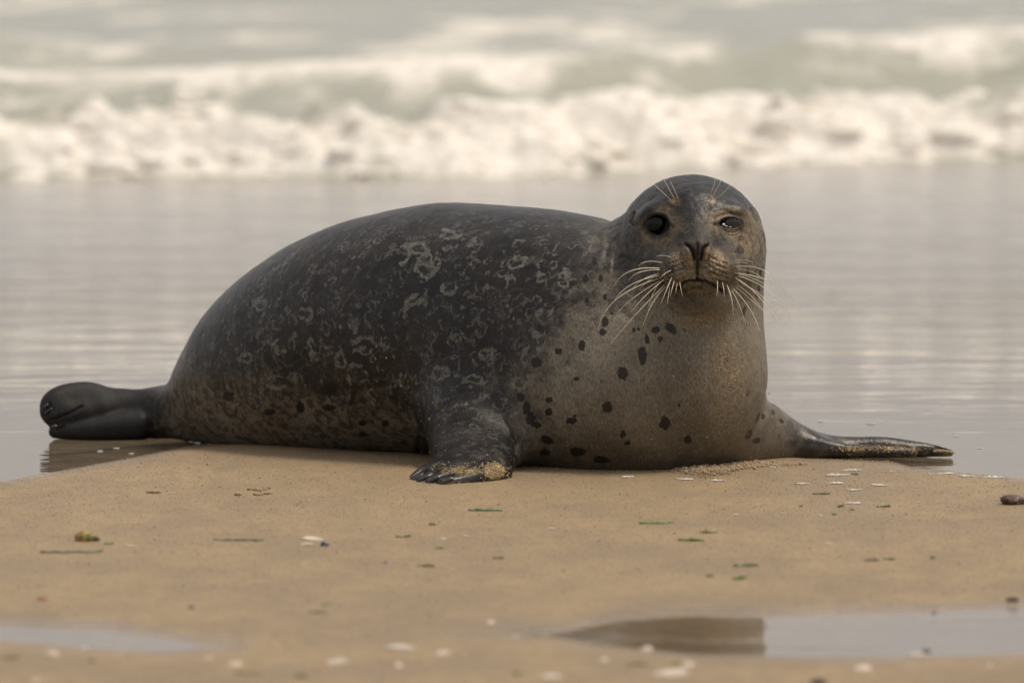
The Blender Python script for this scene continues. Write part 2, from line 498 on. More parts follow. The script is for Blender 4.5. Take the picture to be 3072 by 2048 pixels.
def wave(X, Y):
    P = np.stack([X, Y], -1)
    Px = np.stack([X, X * 0], -1)
    t = Y - front(X)
    a1 = 0.115 + 0.05 * (fbm(Px, 1.4, 3, 41) - 0.5) + 0.05 * (fbm(Px, 5, 2, 42) - 0.5)
    z1 = a1 * sstep(-0.01, 0.30, t) * (1 - 0.30 * sstep(0.3, 0.75, t))
    c2 = 1.30 + 0.35 * (fbm(Px, 0.9, 2, 51) - 0.5)
    z2 = (0.125 + 0.12 * (fbm(Px, 0.8, 3, 52) - 0.5)) * np.exp(-((t - c2) / 0.38) ** 2)
    c3 = 2.7 + 0.6 * (fbm(Px, 0.6, 2, 55) - 0.5)
    z3 = (0.10 + 0.12 * (fbm(Px, 0.7, 3, 56) - 0.5)) * np.exp(-((t - c3) / 0.5) ** 2)
    back = sstep(0.8, 2.5, t)
    sw = 0.045 * back + 0.07 * back * (fbm(np.stack([X * 0.35, Y], -1), 0.8, 4, 61) - 0.45)
    z = z1 * (1 - 0.65 * sstep(1.0, 3.5, t)) + z2 + z3 + sw
    lump = 1 - np.abs(fbm(P, 3.6, 4, 71) - 0.5) * 4
    z = z + sstep(0.0, 0.08, t) * (1 - sstep(0.4, 0.7, t)) * (0.075 * (lump - 0.35))
    z = z + sstep(0.3, 1.0, t) * 0.03 * (fbm(P, 3, 4, 73) - 0.5) + sstep(1.5, 3.0, t) * 0.05 * (fbm(P, 1.7, 4, 74) - 0.5)
    return WL - 0.02 + 0.022 * sstep(-0.03, 0.02, t) + z

xw = axis([(-80, -6, 1.5), (-6, -2.2, 0.1), (-2.2, 2.2, 0.016), (2.2, 6, 0.1), (6, 80, 1.5)])
yw = axis([(7.3, 10.8, 0.014), (10.8, 20, 0.06), (20, 46, 0.5), (46, 400, 10)])
V, F = grid_mesh(xw, yw, wave)
X, Y = V[:, 0], V[:, 1]
t = Y - front(X)
Px = np.stack([X, X * 0], -1)
P2 = V[:, :2]
rag = fbm(P2 * np.array([1, 0.7]), 8, 4, 82)
foam = 1.0 * sstep(-0.02, 0.05, t) * (1 - sstep(0.32, 0.62, t + 0.35 * (fbm(P2, 4, 3, 81) - 0.5)))
foam *= 0.08 + 1.45 * fbm(P2 * np.array([1, 1.0]), 3.2, 4, 83)
c2 = 1.30 + 0.35 * (fbm(Px, 0.9, 2, 51) - 0.5)
foam = np.maximum(foam, 1.05 * np.exp(-((t - c2 - 0.05) / 0.28) ** 2) * 1.25 * sstep(0.25, 0.48, fbm(P2 * np.array([1, 0.6]), 1.6, 3, 85)))
c3 = 2.7 + 0.6 * (fbm(Px, 0.6, 2, 55) - 0.5)
foam = np.maximum(foam, 0.95 * np.exp(-((t - c3) / 0.5) ** 2) * sstep(0.35, 0.6, fbm(P2 * np.array([1, 0.5]), 1.3, 3, 87) + 0.12 * np.clip(X, -1, 1.2)))
foam = np.maximum(foam, 0.75 * sstep(1.5, 2.5, t) * sstep(0.53, 0.68, fbm(np.stack([X * 0.8, Y * 0.55], -1), 1.7, 4, 89) + 0.03 * np.clip(X, -1, 1.2)))
rag2 = fbm(P2 * np.array([1, 0.5]), 3.5, 4, 84)
foam = np.where(t > 0.45, foam * (0.25 + 1.1 * rag) * (0.45 + 0.9 * rag2) + 0.22 * sstep(0.42, 0.62, rag), foam)
foam *= 1 - 0.28 * sstep(2.0, 4.0, t)
tag(link_mesh('sea_water', V, F, M['sea'], attrs={'foam': foam}), kind='structure')

# tumbling foam of the front: thousands of rounded lumps, joined because nobody could count them
def ico(sub=1):
    import bmesh
    bm = bmesh.new()
    bmesh.ops.create_icosphere(bm, subdivisions=sub, radius=1.0)
    v = np.array([x.co[:] for x in bm.verts]); f = np.array([[q.index for q in p.verts] for p in bm.faces])
    bm.free()
    return v, f
ICO1, ICO1F = ico(1)
ICO2, ICO2F = ico(2)
ICO3, ICO3F = ico(3)
rng = np.random.default_rng(4)
N = 2600
bx = rng.uniform(-3.4, 3.4, N)
bx[:1500] = rng.uniform(-9, 9, 1500)
th = rng.beta(1.1, 1.5, N) * 0.55
by = front(bx) + th
pq = np.stack([bx, by], -1)
dens = fbm(pq, 2.6, 3, 91) * 0.6 + fbm(pq, 9, 3, 92) * 0.4
keep = rng.random(N) < sstep(0.40, 0.60, dens + 0.18 * (0.28 - th))
bx, by = bx[keep], by[keep]
bz = wave(bx, by)
rr = rng.gamma(1.8, 0.0060, len(bx)).clip(0.003, 0.028)
up = sstep(0.5, 0.75, fbm(np.stack([bx, by * 0.5], -1), 5.0, 3, 95))
bz = bz - rr * 0.35 + rng.normal(0, 0.004, len(bx)) + up * 0.05 * rng.random(len(bx)) ** 1.5
sc = np.stack([rr * rng.uniform(1.0, 2.4, len(rr)), rr * 1.2, rr * rng.uniform(0.5, 1.0, len(rr))], -1)
V = (ICO2[None] * sc[:, None] + np.stack([bx, by, bz], -1)[:, None]).reshape(-1, 3)
Fi = ICO2F
if len(bx) > 14000:
    V = (ICO1[None] * sc[:, None] + np.stack([bx, by, bz], -1)[:, None]).reshape(-1, 3)
    Fi = ICO1F
nb_ = len(ICO1) if Fi is ICO1F else len(ICO2)
F = (Fi[None] + (np.arange(len(bx)) * nb_)[:, None, None]).reshape(-1, 3)
tag(link_mesh('sea_foam', V, F, M['foam']), 'churning cream white foam tumbling along the breaking wave front', 'sea foam', kind='stuff')

# ------------------------------------------------------------------ the seal: one implicit body
def catmull(pts, step):
    P = np.array(pts, dtype=float)
    P = np.vstack([2 * P[0] - P[1], P, 2 * P[-1] - P[-2]])
    out = []
    for i in range(1, len(P) - 2):
        n = max(1, int(np.ceil(np.linalg.norm(P[i + 1][:3] - P[i][:3]) / step)))
        t = np.arange(n)[:, None] / n
        a, b, c, d = P[i - 1], P[i], P[i + 1], P[i + 2]
        out.append(0.5 * ((2 * b) + (-a + c) * t + (2 * a - 5 * b + 4 * c - d) * t ** 2 + (-a + 3 * b - 3 * c + d) * t ** 3))
    out.append(P[-2][None])
    return np.vstack(out)

class Chain:
    def __init__(self, pts, step=0.012, flat=(1, 1, 1)):
        self.s = catmull(pts, step).astype(np.float32)
        self.s[:, 3] = np.maximum(self.s[:, 3], 0.002)
        self.flat = np.array(flat, dtype=np.float32)      # >1 squeezes that axis
        r = self.s[:, 3:4]
        self.lo = (self.s[:, :3] - r).min(0) - 0.07
        self.hi = (self.s[:, :3] + r).max(0) + 0.07
    def __call__(self, P):
        out = np.full(len(P), 0.3, dtype=np.float32)
        m = np.all((P > self.lo) & (P < self.hi), 1)
        if not m.any():
            return out
        Q = P[m].astype(np.float32)
        best = np.full(len(Q), 9.0, dtype=np.float32)
        for x, y, z, r in self.s:
            d = Q - np.array([x, y, z], dtype=np.float32)
            if self.flat is not None and (self.flat != 1).any():
                d = d * self.flat
            dd = np.sqrt(np.einsum('ij,ij->i', d, d)) - r
            np.minimum(best, dd, out=best)
        out[m] = best
        return out

class Ell:
    def __init__(self, c, r, rot=(0, 0, 0)):
        from mathutils import Euler
        self.c = np.array(c, dtype=np.float32); self.r = np.array(r, dtype=np.float32)
        self.R = np.array(Euler([math.radians(a) for a in rot]).to_matrix(), dtype=np.float32)
        self.m = float(self.r.max()) + 0.08
    def __call__(self, P):
        out = np.full(len(P), 0.3, dtype=np.float32)
        m = np.all(np.abs(P - self.c) < self.m, 1)
        if not m.any():
            return out
        q = (P[m].astype(np.float32) - self.c) @ self.R
        k0 = np.linalg.norm(q / self.r, axis=1); k1 = np.linalg.norm(q / self.r ** 2, axis=1) + 1e-6
        out[m] = k0 * (k0 - 1) / k1
        return out

def bodypt(px, top, Y, sink=0.02, dr=0.0):
    z = at(px, top, Y)[2]
    r = (z + sink) / 2 + dr
    return [at(px, top, Y)[0], Y, r - sink, r]
def ball(px, py, Y, r):
    p = at(px, py, Y)
    return [p[0], p[1], p[2], r]

BODY = Chain([
    ball(400, 1244, 0.66, 0.024), ball(470, 1243, 0.65, 0.030), ball(545, 1232, 0.63, 0.045), ball(625, 1206, 0.60, 0.073),
    ball(720, 1158, 0.56, 0.106), ball(830, 1103, 0.51, 0.140), ball(960, 1053, 0.46, 0.165), ball(1120, 1012, 0.40, 0.183),
    ball(1300, 993, 0.33, 0.194), ball(1460, 1000, 0.27, 0.196), ball(1620, 1020, 0.21, 0.199), ball(1780, 1050, 0.16, 0.198),
    ball(1895, 1080, 0.125, 0.194), ball(1922, 1030, 0.125, 0.186), ball(1970, 950, 0.13, 0.162), ball(2032, 870, 0.13, 0.131),
    ball(2062, 800, 0.13, 0.116), ball(2074, 750, 0.115, 0.107)], 0.012)
BELLY = Ell(at(1880, 1190, 0.10), (0.185, 0.16, 0.125))
HEAD = [Ell(at(2073, 745, 0.07), (0.109, 0.118, 0.1075))]
MUZ = [Chain([ball(2085, 655, 0.00, 0.030), ball(2090, 700, -0.035, 0.026), ball(2091, 745, -0.07, 0.020)], 0.003),
       Ell(at(2091, 800, -0.025), (0.056, 0.060, 0.040)),
       Ell(at(2041, 812, -0.064), (0.036, 0.032, 0.029), (0, 16, 0)),
       Ell(at(2147, 815, -0.064), (0.037, 0.032, 0.029), (0, -16, 0)),
       Ell(at(2091, 758, -0.082), (0.0215, 0.016, 0.018)),
       Ell(at(2097, 885, -0.022), (0.043, 0.048, 0.028))]
BROW = [Ell(at(1974, 640, -0.005), (0.024, 0.018, 0.013)), Ell(at(2192, 636, -0.005), (0.024, 0.018, 0.013)),
        Ell(at(1974, 676, 0.012), (0.026, 0.020, 0.026)), Ell(at(2192, 676, 0.012), (0.026, 0.020, 0.026))]
# far flipper (seal's left, right in the picture)
FLR = [Chain([ball(2150, 1235, 0.16, 0.070), ball(2262, 1272, 0.20, 0.044), ball(2345, 1304, 0.23, 0.031), ball(2425, 1331, 0.25, 0.0215),
              ball(2520, 1340, 0.27, 0.0165), ball(2640, 1340, 0.28, 0.0160), ball(2730, 1346, 0.285, 0.0130), ball(2800, 1352, 0.29, 0.0095), ball(2850, 1358, 0.29, 0.0050)], 0.0035),
       Chain([ball(2440, 1335, 0.31, 0.018), ball(2550, 1343, 0.32, 0.013), ball(2650, 1346, 0.33, 0.012), ball(2770, 1352, 0.32, 0.007)], 0.0035),
       Chain([ball(2160, 1330, 0.15, 0.055), ball(2240, 1345, 0.18, 0.036), ball(2320, 1352, 0.21, 0.024), ball(2400, 1354, 0.23, 0.018)], 0.0035),
       Chain([ball(2440, 1345, 0.22, 0.016), ball(2540, 1352, 0.23, 0.012), ball(2640, 1355, 0.235, 0.010), ball(2740, 1358, 0.25, 0.006)], 0.0035)]
# near flipper
FLL = [Chain([ball(1440, 1150, 0.19, 0.085), ball(1430, 1235, 0.125, 0.074), ball(1412, 1310, 0.050, 0.066), ball(1402, 1362, -0.03, 0.052), ball(1396, 1402, -0.11, 0.033)], 0.0035),
       Chain([ball(1480, 1255, 0.08, 0.045), ball(1500, 1320, 0.02, 0.036), ball(1492, 1380, -0.06, 0.030), ball(1475, 1408, -0.13, 0.024)], 0.0035),
       Ell(at(1400, 1415, -0.15), (0.062, 0.06, 0.022), (0, 8, 0))]
FING = [((1490, 1412, -.15, .022), (1440, 1432, -.20, .0165), (1370, 1447, -.235, .012), (1326, 1452, -.25, .010)),
        ((1430, 1400, -.14, .020), (1370, 1418, -.19, .015), (1318, 1437, -.22, .0105), (1288, 1447, -.235, .0085)),
        ((1390, 1395, -.13, .018), (1335, 1413, -.165, .013), (1288, 1432, -.19, .010), (1258, 1444, -.21, .0075)),
        ((1360, 1390, -.12, .017), (1305, 1410, -.14, .012), (1265, 1430, -.16, .009), (1238, 1443, -.18, .007)),
        ((1330, 1388, -.10, .015), (1285, 1408, -.11, .011), (1250, 1426, -.13, .008), (1228, 1442, -.145, .005))]
FINGC = [Chain([ball(*q) for q in f], 0.003) for f in FING]
# hind flippers, folded one above the other
HF = [Chain([ball(470, 1240, 0.66, 0.033), ball(400, 1236, 0.66, 0.0275), ball(330, 1220, 0.66, 0.0285), ball(265, 1196, 0.66, 0.0275), ball(205, 1192, 0.65, 0.0225),
             ball(165, 1212, 0.64, 0.0225), ball(150, 1232, 0.63, 0.0165)], 0.003),
      Chain([ball(300, 1236, 0.64, 0.024), ball(220, 1244, 0.63, 0.020), ball(168, 1256, 0.625, 0.0135)], 0.003)]
HF2 = Chain([ball(420, 1268, 0.63, 0.024), ball(330, 1276, 0.625, 0.0200), ball(245, 1286, 0.62, 0.0150), ball(190, 1291, 0.62, 0.0120), ball(166, 1286, 0.62, 0.0095)], 0.003)

HF2.s[:, 3] *= 1.15
HF2.s[:, 2] = HF2.s[:, 3] - 0.014 + 0.006 * np.linspace(0, 1, len(HF2.s)) ** 3
HF2.lo[2] = -0.1

def sdf(P):
    d = BODY(P)
    d = smin(d, BELLY(P), 0.08)
    for e in HEAD: d = smin(d, e(P), 0.03)
    mz = MUZ[0](P)
    mz = smin(mz, MUZ[1](P), 0.025)
    mz = smin(mz, MUZ[2](P), 0.010); mz = smin(mz, MUZ[3](P), 0.010)
    mz = smin(mz, MUZ[4](P), 0.008)
    mz = smin(mz, MUZ[5](P), 0.012)
    d = smin(d, mz, 0.045)
    for e in BROW: d = smin(d, e(P), 0.02)
    f = FLR[0](P)
    f = smin(f, FLR[1](P), 0.03); f = smin(f, FLR[2](P), 0.03); f = smin(f, FLR[3](P), 0.03)
    d = smin(d, f, 0.035)
    a = FLL[0](P)
    a = smin(a, FLL[1](P), 0.03); a = smin(a, FLL[2](P), 0.03)
    g = FINGC[0](P)
    for c in FINGC[1:]: g = smin(g, c(P), 0.004)
    a = smin(a, g, 0.010)
    d = smin(d, a, 0.065)
    h = smin(HF[0](P), HF[1](P), 0.02)
    d = smin(d, h, 0.045)
    d = smin(d, HF2(P), 0.006)
    d = smax(d, -(P[:, 2] + 0.020), 0.02)
    return d

def surface_nets(lo, hi, s):
    n = np.ceil((hi - lo) / s).astype(int) + 1
    ax = [lo[k] + s * np.arange(n[k]) for k in range(3)]
    D = np.empty(n, dtype=np.float32)
    Yg, Zg = np.meshgrid(ax[1], ax[2], indexing='ij')
    step = 12
    for i in range(0, n[0], step):
        xx = ax[0][i:i + step]
        Pn = np.stack([np.repeat(xx, Yg.size), np.tile(Yg.ravel(), len(xx)), np.tile(Zg.ravel(), len(xx))], -1).astype(np.float32)
        D[i:i + step] = sdf(Pn).reshape(len(xx), n[1], n[2])
    S = D < 0
    acc = np.zeros(tuple(n - 1) + (3,), dtype=np.float32); cnt = np.zeros(tuple(n - 1), dtype=np.float32)
    for axi in range(3):
        sl0 = [slice(None)] * 3; sl1 = [slice(None)] * 3
        sl0[axi] = slice(0, -1); sl1[axi] = slice(1, None)
        a, b = D[tuple(sl0)], D[tuple(sl1)]
        cr = (a < 0) != (b < 0)
        tt = np.where(cr, a / np.where(cr, a - b, 1), 0)
        o1, o2 = [k for k in range(3) if k != axi]
        for u in (0, 1):
            for v in (0, 1):
                sl = [slice(None)] * 3
                sl[o1] = slice(u, n[o1] - 1 + u); sl[o2] = slice(v, n[o2] - 1 + v)
                c = cr[tuple(sl)]; tv = tt[tuple(sl)]
                cnt += c
                acc[..., axi] += tv * c
                acc[..., o1] += u * c
                acc[..., o2] += v * c
    m = cnt > 0
    idx = -np.ones(tuple(n - 1), dtype=np.int64)
    idx[m] = np.arange(m.sum())
    cells = np.argwhere(m)
    V = lo + s * (cells + acc[m] / cnt[m][:, None])
    quads = []
    for axi in range(3):
        o1, o2 = [(1, 2), (2, 0), (0, 1)][axi]
        sl0 = [slice(None)] * 3; sl1 = [slice(None)] * 3
        sl0[axi] = slice(0, -1); sl1[axi] = slice(1, None)
        a, b = S[tuple(sl0)], S[tuple(sl1)]
        e = np.argwhere(a != b)
        ok = (e[:, o1] > 0) & (e[:, o2] > 0) & (e[:, o1] < n[o1] - 1) & (e[:, o2] < n[o2] - 1)
        e = e[ok]
        flip = a[tuple(e.T)]
        def g(d1, d2):
            q = e.copy(); q[:, o1] -= d1; q[:, o2] -= d2
            return idx[tuple(q.T)]
        q = np.stack([g(1, 1), g(0, 1), g(0, 0), g(1, 0)], -1)
        q[~flip] = q[~flip][:, ::-1]
        quads.append(q)
    return V, np.concatenate(quads)

def grad(P, h=0.0008):
    k = np.array([[1, -1, -1], [-1, -1, 1], [-1, 1, -1], [1, 1, 1]], dtype=np.float32)
    vals = [sdf(P + h * q) for q in k]
    g = sum(v[:, None] * q for v, q in zip(vals, k)) / (4 * h)
    return g, sum(vals) / 4

def project(P, it=2):
    for _ in range(it):
        g, d = grad(P)
        l = np.maximum((g * g).sum(1), 0.2)
        P = P - g * (d / l)[:, None]
    return P, g / np.linalg.norm(g, axis=1, keepdims=True)

def subdivide(V, F, mark=None):
    """split the marked quads in four; unmarked neighbours become n-gons that keep the mesh closed"""
    if mark is None:
        mark = np.ones(len(F), dtype=bool)
    Fm = F[mark]
    e = np.stack([Fm, np.roll(Fm, -1, 1)], -1).reshape(-1, 2)
    es = np.sort(e, 1)
    key = es[:, 0].astype(np.int64) * (len(V) + 1) + es[:, 1]
    uk, first, inv = np.unique(key, return_index=True, return_inverse=True)
    mid = V[es[first]].mean(1)
    base = len(V)
    cen = V[Fm].mean(1)
    V2 = np.vstack([V, mid, cen])
    em = base + inv.reshape(-1, 4)
    cn = base + len(mid) + np.arange(len(Fm))
    parts = []
    for k in range(4):
        parts.append(np.stack([Fm[:, k], em[:, k], cn, em[:, (k - 1) % 4]], -1))
    NF = np.concatenate(parts)
    rest = F[~mark]
    ng = []
    if len(rest):
        e = np.sort(np.stack([rest, np.roll(rest, -1, 1)], -1), -1)
        k2 = e[..., 0].astype(np.int64) * (base + 1) + e[..., 1]
        pos = np.searchsorted(uk, k2); pos = np.clip(pos, 0, len(uk) - 1)
        hit_ = uk[pos] == k2
        anyh = hit_.any(1)
        for f, h, p in zip(rest[anyh], hit_[anyh], pos[anyh]):
            poly = []
            for k in range(4):
                poly.append(int(f[k]))
                if h[k]: poly.append(int(base + p[k]))
            ng.append(poly)
        rest = rest[~anyh]
    return V2, NF, rest, ng

def hits(pix, inset=0.0):
    """where the lines of sight through photograph pixels meet the body"""
    pix = np.asarray(pix, float)
    dx = (pix[:, 0] - 1536) / FPX; dv = (1024 - pix[:, 1]) / FPX
    d = np.stack([dx, cp + dv * sp, -sp + dv * cp], -1)
    d /= np.linalg.norm(d, axis=1, keepdims=True)
    t = np.full(len(pix), 13.35)
    for _ in range(70):
        v = sdf(CAM + d * t[:, None])
        t = np.minimum(t + np.clip(v, -0.01, 0.03) * 0.9, 15.2)
    return CAM + d * (t + inset)[:, None]

V, F = surface_nets(np.array([-0.76, -0.32, -0.03]), np.array([0.70, 0.86, 0.47]), 0.0065)
V, _ = project(V, 2)
V, F, _, _ = subdivide(V, F)
V, Nn = project(V, 2)
# finer on the side one can see from the beach, finest on the face and the near flipper
fc = V[F].mean(1); fn = Nn[F].mean(1)
tocam = CAM - fc; tocam /= np.linalg.norm(tocam, axis=1, keepdims=True)
mark = ((fn * tocam).sum(1) > -0.10) & (fc[:, 2] > -0.012)
V, F1, Frest, ng1 = subdivide(V, F, mark)
fx, fy = proj(V[F1].mean(1))
fyw = V[F1].mean(1)[:, 1]
mark2 = ((fx > 1830) & (fx < 2310) & (fy > 560) & (fy < 960) & (fyw < 0.16)) | ((fx > 1210) & (fx < 1540) & (fy > 1370) & (fyw < 0.0))
V, F2, F1rest, ng2 = subdivide(V, F1, mark2)
V, Nn = project(V, 1)
px_, py_ = proj(V)
frontside = V[:, 1]

# --- carved and raised detail: eyelids, nostrils, mouth, ears, folds (in metres along the normal)
def seg_dist(px, py, pts):
    """distance in photograph pixels to a polyline, and the position along it 0..1"""
    best = np.full(px.shape, 1e9); tb = np.zeros(px.shape)
    n = len(pts) - 1
    for i in range(n):
        a = np.array(pts[i], float); b = np.array(pts[i + 1], float)
        ab = b - a
        t = np.clip(((px - a[0]) * ab[0] + (py - a[1]) * ab[1]) / (ab @ ab), 0, 1)
        d = np.hypot(px - a[0] - t * ab[0], py - a[1] - t * ab[1])
        m = d < best
        best = np.where(m, d, best); tb = np.where(m, (i + t) / n, tb)
    return best, tb
def hz(x, y):                      # coordinates read off the enlarged head
    return (1750 + x / 2.613, 480 + y / 2.613)
def hz2(x, y):                     # coordinates read off the enlarged muzzle
    return (1950 + x / 5.226, 650 + y / 5.226)

disp = np.zeros(len(V))
A = {k: np.zeros(len(V)) for k in ('vent', 'net', 'ring', 'spot', 'tan', 'grey', 'dark', 'sand', 'wet', 'mot', 'pale', 'damp')}
face = sstep(0.14, 0.10, V[:, 1]) * sstep(1000, 940, py_) * sstep(1790, 1830, px_)
def mx(name, val, m=None):
    v = np.clip(val, 0, 1)
    if m is not None: v = v * m
    A[name] = np.maximum(A[name], v)

# eyes
EYES = [dict(c=hz(585, 508), rx=33.5, ry=29.5, top=1.0), dict(c=hz(1152, 493), rx=30.5, ry=15.5, top=1.0)]
for i, e in enumerate(EYES):
    q = np.hypot((px_ - e['c'][0]) / e['rx'], (py_ - e['c'][1]) / e['ry'])
    near = face * (q < 4)
    disp -= 0.011 * (1 - sstep(0.86, 1.02, q)) * near
    disp += 0.0013 * np.exp(-((q - 1.22) / 0.18) ** 2) * near
    mx('dark', 1.0 - sstep(1.0, 1.22, q), near)
    mx('dark', 0.55 * np.exp(-((q - 1.15) / 0.18) ** 2), near)
    mx('tan', (0.6 if i else 0.38) * np.exp(-((q - 1.75) / 0.35) ** 2) * sstep(-30, 25, (py_ - e['c'][1]) + (30 if i else 0)), near)
# inner corner streaks and lower lid folds
for pts, w, dd, tn in (([hz(660, 500), hz(700, 525)], 6, .0015, .8), ([hz(1075, 500), hz(1035, 505)], 6, .0015, .8),
                       ([hz(1075, 520), hz(1120, 560), hz(1180, 568), hz(1230, 540)], 4, .0016, .45),
                       ([hz(1090, 560), hz(1150, 592), hz(1200, 588), hz(1235, 560)], 3.5, .0012, .3),
                       ([hz(510, 575), hz(560, 605), hz(620, 595)], 4, .0012, .4),
                       ([hz(1060, 445), hz(1140, 412), hz(1220, 440)], 5, .0015, .2)):
    d, _ = seg_dist(px_, py_, pts)
    g = np.exp(-(d / w) ** 2) * face
    disp -= dd * g
    mx('dark', tn * g)
# nostrils: two slits forming a V, and the groove below them
nl = [hz2(545, 425), hz2(610, 455), hz2(650, 530), hz2(680, 610), hz2(690, 690)]
nr = [hz2(925, 430), hz2(870, 460), hz2(835, 530), hz2(815, 610), hz2(800, 690)]
for pts in (nl, nr):
    d, t_ = seg_dist(px_, py_, pts)
    wdt = 3.2 + 3.2 * np.sin(np.clip(t_, 0, 1) * math.pi)
    g = np.exp(-(d / wdt) ** 2) * face
    disp -= 0.0075 * g
    mx('dark', g * 1.15)
for pts, w, dd, tn in (([hz2(740, 420), hz2(742, 1000)], 4.0, .0035, .85),
                       ([hz2(530, 1050), hz2(610, 1020), hz2(740, 1010), hz2(880, 1025), hz2(980, 1080), hz2(1080, 1150), hz2(1180, 1190)], 4.6, .0045, 1.0),
                       ([hz2(530, 1050), hz2(480, 1110), hz2(420, 1150)], 4.0, .0035, .9)):
    d, _ = seg_dist(px_, py_, pts)
    g = np.exp(-(d / w) ** 2) * face
    disp -= dd * g
    mx('dark', tn * g)
# nose leather, dark between the slits
d, _ = seg_dist(px_, py_, [hz2(740, 450), hz2(742, 620)])
mx('dark', 0.75 * np.exp(-(d / 15) ** 2), face)
# pale flanks of the nostrils
for pts in ([hz2(600, 520), hz2(640, 640), hz2(660, 760)], [hz2(900, 500), hz2(880, 620), hz2(850, 740)]):
    d, _ = seg_dist(px_, py_, pts)
    mx('tan', 0.8 * np.exp(-(d / 9) ** 2), face)
    disp += 0.0015 * np.exp(-(d / 8) ** 2) * face
# whisker rows: little pits and ridges over the pads
for cx, s in ((2040, -1), (2148, 1)):
    for r_ in range(5):
        y0 = 775 + r_ * 15
        d, t_ = seg_dist(px_, py_, [(cx - s * 22, y0 - 8), (cx, y0 + 4), (cx + s * 32, y0 + 16)])
        disp -= 0.0013 * np.exp(-(d / 3.2) ** 2) * face
        for c_ in range(6):
            u = -20 + c_ * 10.5
            qx, qy = cx + s * u, y0 + 4 + 0.3 * u
            g = np.exp(-(((px_ - qx) ** 2 + (py_ - qy) ** 2) / 2.6 ** 2)) * face
            mx('dark', 0.8 * g)
for c_, rx, ry, v in ((hz2(520, 700), 34, 40, .55), (hz2(1080, 720), 42, 40, .95), (hz2(1000, 900), 45, 26, .8), (hz2(560, 900), 34, 26, .5), (hz2(1350, 250), 28, 26, .6),
                      (hz(1060, 440), 36, 22, .55), (hz(720, 330), 16, 9, 1.0), (hz(1000, 320), 14, 9, 1.0), (hz(640, 390), 26, 14, .4), (hz(1130, 400), 34, 11, .7), (hz(660, 520), 20, 30, .35),
                      (hz2(740, 400), 20, 8, .6), (hz2(700, 960), 22, 12, .7), (hz(1290, 620), 30, 60, .45)):
    g = np.exp(-(((px_ - c_[0]) / rx) ** 2 + ((py_ - c_[1]) / ry) ** 2) ** 1.5)
    mx('tan', v * g, face)  # tan fur; the sunlit patch on the right muzzle is painted in too
# slate patch down the bridge of the nose and beside the muzzle
for pts, w, v in (([hz(860, 300), hz(850, 460), hz(880, 600)], 30, .85), ([hz(760, 600), hz(650, 700), hz(560, 760)], 22, .5), ([hz(1030, 640), hz(1130, 720), hz(1170, 790)], 17, .75), ([hz(890, 580), hz(890, 600)], 42, .8)):
    d, _ = seg_dist(px_, py_, pts)
    mx('grey', v * np.exp(-(d / w) ** 2), face)
# chin: brown, its shade painted into the coat, with a crease under it
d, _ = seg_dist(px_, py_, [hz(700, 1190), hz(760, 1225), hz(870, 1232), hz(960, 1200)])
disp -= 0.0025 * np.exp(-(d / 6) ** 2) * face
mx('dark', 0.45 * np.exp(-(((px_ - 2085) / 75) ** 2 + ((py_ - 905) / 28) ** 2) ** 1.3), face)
# ears
for pts, v in (([hz(400, 415), hz(385, 460), hz(370, 490)], 1), ([hz(1318, 385), hz(1340, 430), hz(1362, 480)], .7)):
    d, t_ = seg_dist(px_, py_, pts)
    disp -= 0.0040 * v * np.exp(-(d / 4.5) ** 2) * face
    d2, _ = seg_dist(px_ - 9, py_ + 0, pts)
    disp += 0.0016 * v * np.exp(-(d2 / 7) ** 2) * face
    mx('dark', 0.85 * v * np.exp(-(d / 3.5) ** 2), face)
# folds of the neck and skin running down from the cheek; arm-pit creases
for pts, w, dd in (([(1835, 668), (1822, 740), (1815, 800)], 12, .004), ([(1862, 660), (1846, 740), (1838, 830)], 9, .003), ([(1800, 690), (1780, 770)], 12, .0035),
                   ([(1850, 900), (1880, 950), (1960, 975)], 12, .002),
                   ([(1510, 1240), (1540, 1275), (1556, 1320), (1552, 1370)], 8, .006), ([(1262, 1300), (1256, 1350), (1262, 1385)], 9, .004),
                   ([(1320, 1210), (1360, 1190), (1400, 1175)], 8, .0016),
                   ([(2312, 1180), (2300, 1230), (2270, 1290)], 9, .003), ([(2297, 1160), (2330, 1240)], 7, .002),
                   ([(505, 1120), (497, 1200), (520, 1290)], 10, .0035), ([(470, 1165), (455, 1230), (470, 1290)], 9, .0022)):
    d, t_ = seg_dist(px_, py_, pts)
    disp -= dd * np.exp(-(d / w) ** 2) * np.sin(np.clip(t_, 0.04, 0.96) * math.pi) ** 0.5
# web grooves of the hind flippers
for pts in ([(150, 1262), (205, 1242), (245, 1218)], [(128, 1228), (150, 1212)], [(130, 1246), (158, 1226)], [(170, 1288), (190, 1278)]):
    d, t_ = seg_dist(px_, py_, pts)
    disp -= 0.0035 * np.exp(-(d / 4) ** 2) * (px_ < 300)
    mx('dark', 0.8 * np.exp(-(d / 4) ** 2), px_ < 300)
# living skin: broad unevenness
disp += (fbm(V, 9, 3, 5) - 0.5) * 0.006 * (1 - 0.75 * sstep(1010, 880, py_) * sstep(1820, 1900, px_))
disp += (fbm(V * np.array([1, 1, 0.5]), 60, 3, 6) - 0.5) * 0.0010
neck = np.exp(-(((px_ - 1830) / 60) ** 2 + ((py_ - 770) / 110) ** 2))
disp += (fbm(V * np.array([1, 1, 0.25]), 70, 2, 7) - 0.5) * 0.003 * neck
mzl = face * np.exp(-(((px_ - 2092) / 115) ** 2 + ((py_ - 812) / 52) ** 2) ** 2)
disp += (fbm(V * np.array([1, 1, 1.6]), 190, 3, 66) - 0.5) * 0.0042 * mzl
disp += (fbm(V, 110, 3, 67) - 0.5) * 0.0022 * face * (1 - mzl)
V = V + Nn * disp[:, None]

